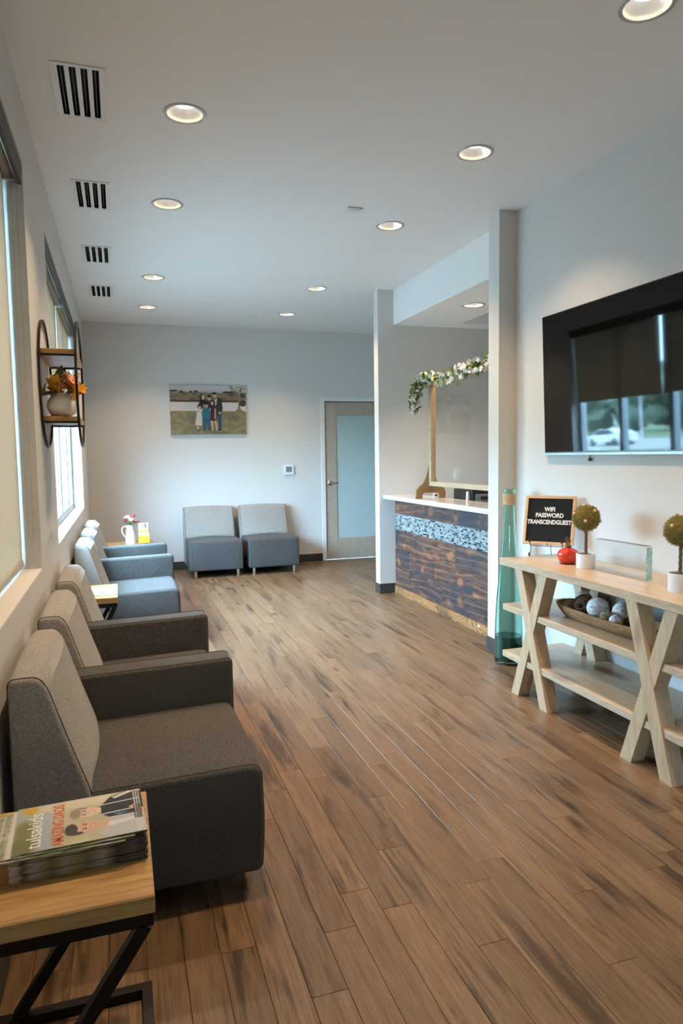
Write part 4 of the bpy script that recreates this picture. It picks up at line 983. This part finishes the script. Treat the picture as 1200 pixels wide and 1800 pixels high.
for (me, p, r_, s) in [(lg, (-0.01, -0.02, 0.06), (0.3, -1.35, 0.4), 1.0), (ld, (-0.01, 0.0, 0.06), (1.2, -1.2, 0.2), 0.9), (lg, (0.045, 0, 0.06), (0.8, -0.9, 0.2), 0.75), (lpp, (0.05, -0.01, 0.06), (0.8, -0.9, 0.0), 0.9), (ld, (-0.02, -0.04, 0.012), (0.3, 0.25, 3.4), 0.9), (ld, (0.03, -0.05, 0.012), (-0.3, 0.15, -0.9), 0.8), (ld, (-0.02, -0.04, 0.012), (0.4, 0.2, -2.0), 0.7), (ld, (0.05, -0.03, 0.02), (0.2, 0.1, 0.3), 0.7), (ld, (-0.03, 0.03, 0.02), (0, 0, 2.2), 0.9), (lg, (0.03, 0.04, 0.02), (0, -0.2, 1.0), 0.9)]: place(me, 'leaf', t2, p, r_, s)

# ------------------------------------------------------------------ television
TY0, TY1 = 2.325, 3.825; TH = 0.866
tvx, tvz = 2.612, 1.402
t = thing('television', 'large black flat-screen television mounted on the right wall', 'television', (tvx, (TY0+TY1)/2, tvz))
tilt = Matrix.Rotation(-0.036, 4, 'Y'); hw = (TY1-TY0)/2
def tbox(name, mat, x0, x1, y0, y1, z0, z1, bev=0.0):
    b = B(); box(b, x0, x1, y0, y1, z0, z1, bev); bmesh.ops.transform(b, matrix=tilt, verts=b.verts); return ob(name, b, mat, t)
bx('wall_mount', 'black_metal', t, 0.004, 0.0205, -0.2, 0.2, 0.25, 0.6)
tbox('cabinet', 'tv_bezel', 0.0, 0.018, -hw, hw, 0.0, TH, 0.003)
tbox('screen', 'tv_screen', -0.0015, -0.0002, -hw+0.008, hw-0.008, 0.020, TH-0.008)
b = B(); box(b, -0.004, 0.004, -hw, hw, -0.002, 0.013, 0.001); bmesh.ops.transform(b, matrix=tilt, verts=b.verts); ob('bottom_strip', b, 'alu_frame', t)
for k in range(5): tbox('logo_letter', 'ink_white', -0.0052, -0.0042, 0.005-0.011*k, 0.012-0.011*k, 0.002, 0.010)
b = B(); ico(b, (0.006, 3.387-3.075, -0.028), 0.012, 2, 0.02); tube(b, [(0.006, 3.387-3.075, -0.018), (0.010, 3.387-3.075, 0.0)], 0.003, 6); ob('remote_sensor', b, 'black_plastic', t, True)

# ------------------------------------------------------------------ console table
KX0, KX1, KY0, KY1, KZ = 2.168, 2.625, 2.09, 3.630, 0.790
kc = ((KX0+KX1)/2, (KY0+KY1)/2)
t = thing('console_table', 'pale oak console table with crossed X legs and two shelves', 'console table', (kc[0], kc[1], 0))
hx, hy = (KX1-KX0)/2, (KY1-KY0)/2
bx('table_top', 'oak_pale', t, -hx, hx, -hy, hy, KZ-0.042, KZ, 0.002)
for zt in (0.512, 0.226): bx('shelf', 'oak_pale', t, -hx+0.012, hx-0.012, -hy+0.018, hy-0.018, zt-0.036, zt, 0.002)
for xx in (-hx+0.004, hx-0.004-0.078):
    for (yt, ybm) in (((3.430, 3.173), (3.193, 3.462)), ((2.512, 2.278), (2.273, 2.530))):
        # two crossing boards, half-lapped: second one sits a hair behind
        for k, (ya, yb2) in enumerate((yt, ybm)):
            b = B(); ztop = KZ-0.0425; d0 = 0.0012*k
            w2 = 0.036
            prism(b, [(yb2-w2-kc[1], 0), (yb2+w2-kc[1], 0), (ya+w2-kc[1], ztop), (ya-w2-kc[1], ztop)], 'X', xx+d0, xx+0.078-d0); ob('leg', b, 'oak_pale_z', t)
for yy in (3.317, 2.397):
    b = B(); box(b, -hx+0.083, hx-0.083, yy-kc[1]-0.15, yy-kc[1]+0.15, KZ-0.062, KZ-0.0425); ob('cross_rail', b, 'oak_pale', t)

# letter board on a wire easel
dB = Vector((0.66, -0.751, 0)).normalized(); nB = Vector((-0.751, -0.66, 0)).normalized()
cB = Vector((2.432, 3.528, KZ))
def board_matrix(h0):
    tl = 0.27; up = (Vector((0, 0, 1))*math.cos(tl)-nB*math.sin(tl)); nn = dB.cross(up)
    return Matrix(((dB.x, up.x, nn.x, 0), (dB.y, up.y, nn.y, 0), (dB.z, up.z, nn.z, 0), (0, 0, 0, 1)))
t = thing('letter_board', 'black felt letter board in a light wooden frame with white letters', 'letter board', cB+Vector((0, 0, 0.075)))
RB = board_matrix(0); W2 = 0.150; HB = 0.300; fr = 0.017
def lb(name, mat, x0, x1, y0, y1, z0, z1, bev=0.0):
    b = B(); box(b, x0, x1, y0, y1, z0, z1, bev); bmesh.ops.transform(b, matrix=RB, verts=b.verts); return ob(name, b, mat, t)
lb('felt_panel', 'felt_black', -W2+fr, W2-fr, fr, HB-fr, -0.010, -0.003)
b = B()
y = fr+0.003
while y < HB-fr-0.003: box(b, -W2+fr, W2-fr, y, y+0.0035, -0.003, -0.0012); y += 0.0062
bmesh.ops.transform(b, matrix=RB, verts=b.verts); o = ob('felt_ridges', b, 'felt_black', t); o['kind'] = 'stuff'
lb('frame_side', 'board_frame_wood', -W2, -W2+fr, 0, HB, -0.014, 0.006, 0.001); lb('frame_side', 'board_frame_wood', W2-fr, W2, 0, HB, -0.014, 0.006, 0.001)
lb('frame_rail', 'board_frame_wood', -W2+fr, W2-fr, 0, fr, -0.014, 0.006, 0.001); lb('frame_rail', 'board_frame_wood', -W2+fr, W2-fr, HB-fr, HB, -0.014, 0.006, 0.001)
for body, yy, sz in (('WIFI', 0.205, 0.036), ('PASSWORD', 0.168, 0.036), ('TRANSCENDGUEST', 0.126, 0.036)):
    me = text_mesh(body, sz, 'CENTER', 0.0012, 0.0011); 
    ws = max(v.co.x for v in me.vertices)-min(v.co.x for v in me.vertices); target = {'WIFI': 0.064, 'PASSWORD': 0.165, 'TRANSCENDGUEST': 0.262}[body]; k = target/ws
    for v in me.vertices: v.co = RB.to_3x3() @ Vector((v.co.x*k, yy+v.co.y, 0.0014+v.co.z))
    ob_me('lettering', me, 'ink_white', t)
t = thing('wire_easel', 'black wire easel with curled feet under the letter board', 'easel', cB)
def W3(a, n_, z): return dB*a+nB*n_+Vector((0, 0, z))
for s in (-0.095, 0.095):
    b = B(); sp = [W3(s, 0.052+0.012*math.cos(k*0.7)*(1-k/14), 0.010+0.012*(1-k/14)+0.012*math.sin(k*0.7)*(1-k/14)) for k in range(9)][::-1]
    cu = [W3(s, 0.045+0.016*math.cos(PI+k*0.55)*(1-k/16), 0.105+0.016*math.sin(PI+k*0.55)*(1-k/16)) for k in range(10)]
    tube(b, catmull(sp+[W3(s, 0.040, 0.004), W3(s, 0.02, 0.03), W3(s, 0.010, 0.068), W3(s, 0.022, 0.069)]+cu, 4), 0.0022, 6); ob('front_leg', b, 'black_metal', t, True)
b = B(); tube(b, [W3(-0.095, 0.010, 0.068), W3(0.095, 0.010, 0.068)], 0.0022, 6); tube(b, [W3(0, 0.010, 0.068), W3(0, -0.03, 0.15)], 0.0022, 6); ob('crossbar', b, 'black_metal', t, True)
b = B(); tube(b, [W3(0, -0.055, 0.15), W3(0, -0.10, 0.003)], 0.0022, 6); tube(b, [W3(0, -0.03, 0.15), W3(0, -0.055, 0.15)], 0.0022, 6); ob('rear_leg', b, 'black_metal', t, True)
# pomegranate ornament
t = thing('pomegranate_ornament', 'glossy red pomegranate-shaped ornament on the console table', 'ornament', (2.406, 3.29, KZ+0.001))
b = B(); lathe(b, [(0.0, 0.0), (0.035, 0.0), (0.046, 0.008), (0.050, 0.016), (0.055, 0.030), (0.060, 0.050), (0.055, 0.066), (0.040, 0.079), (0.022, 0.086), (0.016, 0.089), (0.0, 0.090)], 36); ob('body', b, 'pomegranate', t, True)
b = B(); lathe(b, [(0.0, 0.088), (0.016, 0.088), (0.019, 0.097), (0.013, 0.104), (0.0, 0.102)], 16)
for k in range(8):
    a = 2*PI*k/8; tube(b, [(0.008*math.cos(a), 0.008*math.sin(a), 0.10), (0.016*math.cos(a), 0.016*math.sin(a), 0.122+0.014*(k % 3)), (0.030*math.cos(a), 0.030*math.sin(a), 0.128+0.012*(k % 2))], [0.002, 0.0014, 0.0006], 5)
ob('crown_tuft', b, 'dry_brown', t, True)
b = B(); box(b, -0.022, 0.022, -0.0008, 0.0008, -0.018, 0.018); bmesh.ops.transform(b, matrix=Matrix.Translation((0.052, -0.028, 0.083)) @ Matrix.Rotation(0.5, 4, 'Z') @ Matrix.Rotation(0.5, 4, 'Y'), verts=b.verts); ob('price_tag', b, 'clear_plastic', t)
o = B(); lathe(o, [(0.0, 0), (0.066, 0), (0.068, 0.0008), (0.0, 0.0008)], 24); ob_ = ob('plastic_mat', o, 'clear_plastic', None, loc=(2.404, 3.284, KZ+0.0001)); tag(ob_, 'clear plastic scrap under the red pomegranate ornament', 'plastic wrap')
# topiaries
def topiary(label, x, y, rot, ph, r, zc):
    t = thing('topiary', label, 'topiary', (x, y, KZ), rot, 'small moss ball topiaries')
    b = B(); lathe(b, [(0.0, 0.0), (0.047, 0.0), (0.049, 0.003), (0.050, ph), (0.046, ph), (0.045, ph-0.012), (0.0, ph-0.012)], 36); ob('pot', b, 'white_ceramic', t, True)
    b = B(); ico(b, (0, 0, ph-0.012), 0.044, 2, 0.08, (1, 1, 0.22)); ob('soil_moss', b, 'dry_brown', t)
    b = B()
    for k in range(3):
        tube(b, [(0.004*math.cos(2.1*k+z*70), 0.004*math.sin(2.1*k+z*70), z) for z in np.linspace(ph-0.012, zc-r*0.7, 10)], 0.0052, 6)
    ob('trunk', b, 'bark', t, True)
    b = B(); ico(b, (0, 0, zc), r*0.95, 3, 0.05); ball = ob('moss_ball', b, 'moss', t)
    vs = []; fs = []
    for k in range(2600):
        d = Vector(np.random.normal(size=3)).normalized(); p = d*r*random.uniform(0.92, 1.02)+Vector((0, 0, zc)); q = Vector(np.random.normal(size=3)); q = (q-d*q.dot(d)*0.7).normalized(); s = q.cross(d).normalized()*0.0011; n_ = len(vs); l_ = random.uniform(0.008, 0.020)
        vs += [p-s, p+s, p+q*l_*0.5+s+d*0.003, p+q*l_*0.5-s+d*0.003, p+q*l_+d*random.uniform(-0.004, 0.003)]; fs += [(n_, n_+1, n_+2, n_+3), (n_+3, n_+2, n_+4)]
    me = bpy.data.meshes.new('moss_strands'); me.from_pydata([tuple(v) for v in vs], [], fs); o = ob_me('moss_strands', me, 'moss_light', ball); o['kind'] = 'stuff'
    for k, d in enumerate([(-0.10, -0.98, -0.15), (0.55, -0.6, 0.58), (-0.2, -0.25, 0.95), (-0.85, -0.4, 0.35), (0.95, 0.1, -0.25), (-0.8, 0.5, -0.3), (0.3, 0.9, 0.3), (0.0, 0.6, -0.7)]):
        d = Vector(d).normalized(); b = B(); ico(b, d*r*1.03+Vector((0, 0, zc)), 0.0088, 2, 0.03); ob('bead', b, ('bead_pink', 'bead_peach', 'bead_pink', 'bead_peach')[k % 4], ball, True)
topiary('moss ball topiary in a white pot between the red ornament and the glass block', 2.396, 3.122, -0.6, 0.078, 0.071, 0.272)
topiary('moss ball topiary in a white pot cut by the right picture edge', 2.362, 2.425, -0.2, 0.085, 0.070, 0.275)
# glass award block
t = thing('glass_award', 'clear rectangular glass award block on the console table', 'award', (2.410, 2.855, KZ))
b = B(); box(b, -0.019, 0.019, -0.178, 0.178, 0.0, 0.170, 0.004); bmesh.ops.transform(b, matrix=Matrix.Rotation(0.03, 4, 'Z'), verts=b.verts); ob('glass_block', b, 'award_glass', t)
b = B(); box(b, -0.0205, -0.0200, -0.05, 0.03, 0.060, 0.064); box(b, -0.0205, -0.0200, -0.03, 0.045, 0.085, 0.088); box(b, -0.0205, -0.0200, -0.045, 0.04, 0.035, 0.038)
ob('engraving', b, 'clear_plastic', t)
thin_glass('award_top_shade', (0.62, 0.57, 0.52), 0.05, 1.5)
b = B(); box(b, -0.0188, 0.0188, -0.176, 0.176, 0.1702, 0.1712); bmesh.ops.transform(b, matrix=Matrix.Rotation(0.03, 4, 'Z'), verts=b.verts); ob('darkened_top_cap', b, 'award_top_shade', t)  # tinted cap imitates the dark reflection along the clear block's top
b = B(); ny_ = 14
pts_ = [[(xx, -0.179-random.uniform(0.0, 0.006), 0.004+0.162*j/ny_) for xx in np.linspace(-0.018, 0.018, 5)] for j in range(ny_+1)]
vv = [[b.verts.new(p_) for p_ in r_] for r_ in pts_]
for j in range(ny_):
    for k in range(4): b.faces.new((vv[j][k], vv[j][k+1], vv[j+1][k+1], vv[j+1][k]))
bmesh.ops.transform(b, matrix=Matrix.Rotation(0.03, 4, 'Z'), verts=b.verts); ob('chiselled_edge', b, 'award_edge', t)
# dough bowl with decorative balls
t = thing('dough_bowl', 'long carved wooden dough bowl on the upper shelf of the console', 'bowl', (2.378, 2.905, 0.5122))
b = B(); n = 48; rings = []
def sup(a, lx, ly): 
    ca, sa = math.cos(a), math.sin(a); e = 0.62; return (lx*math.copysign(abs(ca)**e, ca), ly*math.copysign(abs(sa)**e, sa))
for (sx_, sy_, z) in [(0.060, 0.30, 0.0), (0.085, 0.335, 0.012), (0.108, 0.362, 0.040), (0.118, 0.375, 0.066), (0.119, 0.377, 0.072), (0.108, 0.362, 0.073), (0.100, 0.350, 0.060), (0.078, 0.325, 0.026), (0.055, 0.29, 0.014)]:
    rings.append([b.verts.new((*sup(2*PI*k/n, sx_, sy_), z+(0.006*abs(math.sin(2*PI*k/n))**3 if z > 0.03 else 0)+random.uniform(-0.0008, 0.0008))) for k in range(n)])
for A, C in zip(rings[:-1], rings[1:]):
    for k in range(n): b.faces.new((A[k], A[(k+1) % n], C[(k+1) % n], C[k]))
b.faces.new(rings[0][::-1]); b.faces.new(rings[-1])
ob('carved_body', b, 'bowl_wood', t, True, angle=60)
def cracked_ball(label, x, y, z, r):
    t = thing('stone_ball', label, 'decorative ball', (x, y, z), random.uniform(0, 6), 'cracked white decorative balls')
    b = B(); ico(b, (0, 0, 0), r, 4, 0.006); ob('shell', b, 'cracked_stone', t, True)
    b = B()
    for k in range(5):
        d = Vector(np.random.normal(size=3)).normalized(); u = d.orthogonal().normalized(); w_ = d.cross(u); a0 = random.uniform(0, 6)
        tube(b, [(u*math.cos(a0+j*0.16)+w_*math.sin(a0+j*0.16)+d*random.uniform(-0.12, 0.12)).normalized()*r*1.003 for j in range(14)], 0.0009, 5)
    ob('crack_vein', b, 'twig', t, True)
def twig_ball(label, x, y, z, r, mat='twig', n_=22):
    t = thing('twig_ball', label, 'decorative ball', (x, y, z), 0, 'woven twig decorative balls')
    for k in range(n_):
        b = B()
        d = Vector(np.random.normal(size=3)).normalized(); u = d.orthogonal().normalized(); w_ = d.cross(u); off = random.uniform(-0.5, 0.5); cr = math.sqrt(1-off*off); rr = r*random.uniform(0.92, 1.0)
        tube(b, [(u*math.cos(2*PI*j/20)*cr+w_*math.sin(2*PI*j/20)*cr+d*off)*rr for j in range(20)], 0.0021*r/0.05+0.0006, 5, True)
        ob('twig_loop', b, mat, t, True)
BX = 2.378
cracked_ball('large cracked white ball in front in the middle of the bowl', BX-0.014, 2.975, 0.600, 0.057)
twig_ball('large dark brown twig ball left of the biggest white ball', BX-0.010, 3.092, 0.596, 0.054)
cracked_ball('flaky white ball behind the dark twig ball at the left end', BX+0.046, 3.172, 0.604, 0.047)
twig_ball('small pale twig ball at the left tip of the bowl', BX-0.035, 3.186, 0.572, 0.034, 'twig_pale', 16)
twig_ball('dark twig ball behind the biggest white ball', BX+0.066, 3.035, 0.606, 0.040)
cracked_ball('cracked white ball at the back beside the crossed leg', BX+0.046, 2.862, 0.600, 0.050)
twig_ball('small tan twig ball right of the biggest white ball', BX-0.040, 2.872, 0.577, 0.036, 'twig_pale', 16)
twig_ball('small brown twig ball next to the smallest white ball', BX+0.028, 2.775, 0.577, 0.034, 'twig', 16)
cracked_ball('smallest white ball half hidden by the crossed leg', BX-0.046, 2.798, 0.574, 0.033)

# ------------------------------------------------------------------ tall green bottle
t = thing('glass_bottle', 'tall teal glass floor bottle standing between the pillar and the console', 'bottle', (2.470, 4.015, 0))
prof = [(0.0, 0.004), (0.075, 0.002), (0.090, 0.012), (0.094, 0.035), (0.094, 0.12), (0.091, 0.25), (0.083, 0.42), (0.070, 0.58), (0.055, 0.74), (0.043, 0.88), (0.037, 0.98), (0.035, 1.08), (0.035, 1.155), (0.040, 1.165), (0.043, 1.172), (0.041, 1.179)]
inner = [(0.036, 1.179), (0.032, 1.16), (0.031, 1.08), (0.033, 0.98), (0.039, 0.88), (0.051, 0.74), (0.066, 0.58), (0.079, 0.42), (0.087, 0.25), (0.089, 0.12), (0.088, 0.04), (0.070, 0.022), (0.0, 0.028)]
b = B(); lathe(b, prof+inner, 56); ob('glass_body', b, 'bottle_glass', t, True)
b = B(); lathe(b, [(0.0, 0.031), (0.069, 0.025), (0.0865, 0.043), (0.0870, 0.12), (0.0860, 0.19), (0.0, 0.19)], 48); ob('dark_lower_core', b, 'bottle_deep', t, True)  # darker green core inside the lowest part of the bottle
b = B()
for k in range(9): tube(b, [(0.0385*math.cos(2*PI*j/28), 0.0385*math.sin(2*PI*j/28), 1.078+0.0082*k) for j in range(28)], 0.0045, 6, True)
ob('rope_wrap', b, 'rope', t, True)

# ------------------------------------------------------------------ outdoors, seen through the windows and in the television's reflection
GZ = -0.85
o = bx('ground_lawn', 'grass', None, -220, XL-0.3, -200, 220, GZ-0.1, GZ); struct(o)
o = bx('added_ground_strip', 'bounce_ground', None, -20, XL-0.3, -120, 120, GZ, GZ+0.015); struct(o)  # ground strip added to cut the green light bounced onto the ceiling
o = bx('road', 'asphalt', None, -46, -31, -200, 220, GZ, GZ+0.02); struct(o)
random.seed(21)
for i in range(18):
    y = 10+i*9.6+random.uniform(-2, 2); xx = -70+random.uniform(-2, 2); h = random.uniform(9.0, 11.5)
    tr = thing('tree', 'leafy green roadside tree beyond the road', 'tree', (xx, y, GZ), random.uniform(0, 6), 'trees beyond the road')
    b = B(); tube(b, [(0, 0, 0), (0.1, 0, h*0.5)], [0.25, 0.15], 8); ob('trunk', b, 'bark', tr)
    b = B()
    for k in range(16): ico(b, (random.uniform(-2.0, 2.0), random.uniform(-3.3, 3.3), 1.6+(h-3.2)*((k+0.5)/16)), random.uniform(1.4, 2.2)*(1.0 if k < 12 else 0.75), 2, 0.16)
    ob('crown', b, 'tree_leaves', tr)
for i, y in enumerate((18, 36, 54, 72)):
    s = thing('street_lamp', 'grey street lamp post by the road, '+['first', 'second', 'third', 'fourth'][i]+' from the building front', 'street lamp', (-26.5, y, GZ), 0, 'street lamps along the road')
    b = B(); tube(b, [(0, 0, 0), (0, 0, 4.6)], [0.09, 0.06], 8); ob('post', b, 'pole_grey', s, True)
    b = B(); tube(b, catmull([(0, 0, 4.6), (-0.2, 0.5, 5.0), (-0.3, 1.3, 5.15)], 4), 0.04, 6); ob('arm', b, 'pole_grey', s, True)
    b = B(); box(b, -0.45, -0.15, 1.2, 1.8, 5.08, 5.2, 0.03); ob('lamp_head', b, 'pole_grey', s)
car = thing('car', 'white car driving on the road outside the windows', 'car', (-36.0, 50.5, GZ+0.02))
b = B(); prism(b, [(-2.3, 0.35), (2.25, 0.35), (2.3, 0.75), (1.5, 0.95), (0.75, 1.42), (-0.9, 1.46), (-1.9, 1.0), (-2.3, 0.95)], 'X', -0.9, 0.9); ob('body', b, 'car_white', car)
b = B(); prism(b, [(1.30, 0.98), (0.70, 1.36), (-0.85, 1.39), (-1.6, 1.0)], 'X', -0.905, 0.905); ob('side_window', b, 'car_glass', car)
for yy in (-1.45, 1.45):
    for xx in (-0.82, 0.82):
        b = B(); tube(b, [(xx-0.1, yy, 0.34), (xx+0.1, yy, 0.34)], 0.34, 20); ob('wheel', b, 'tyre', car)
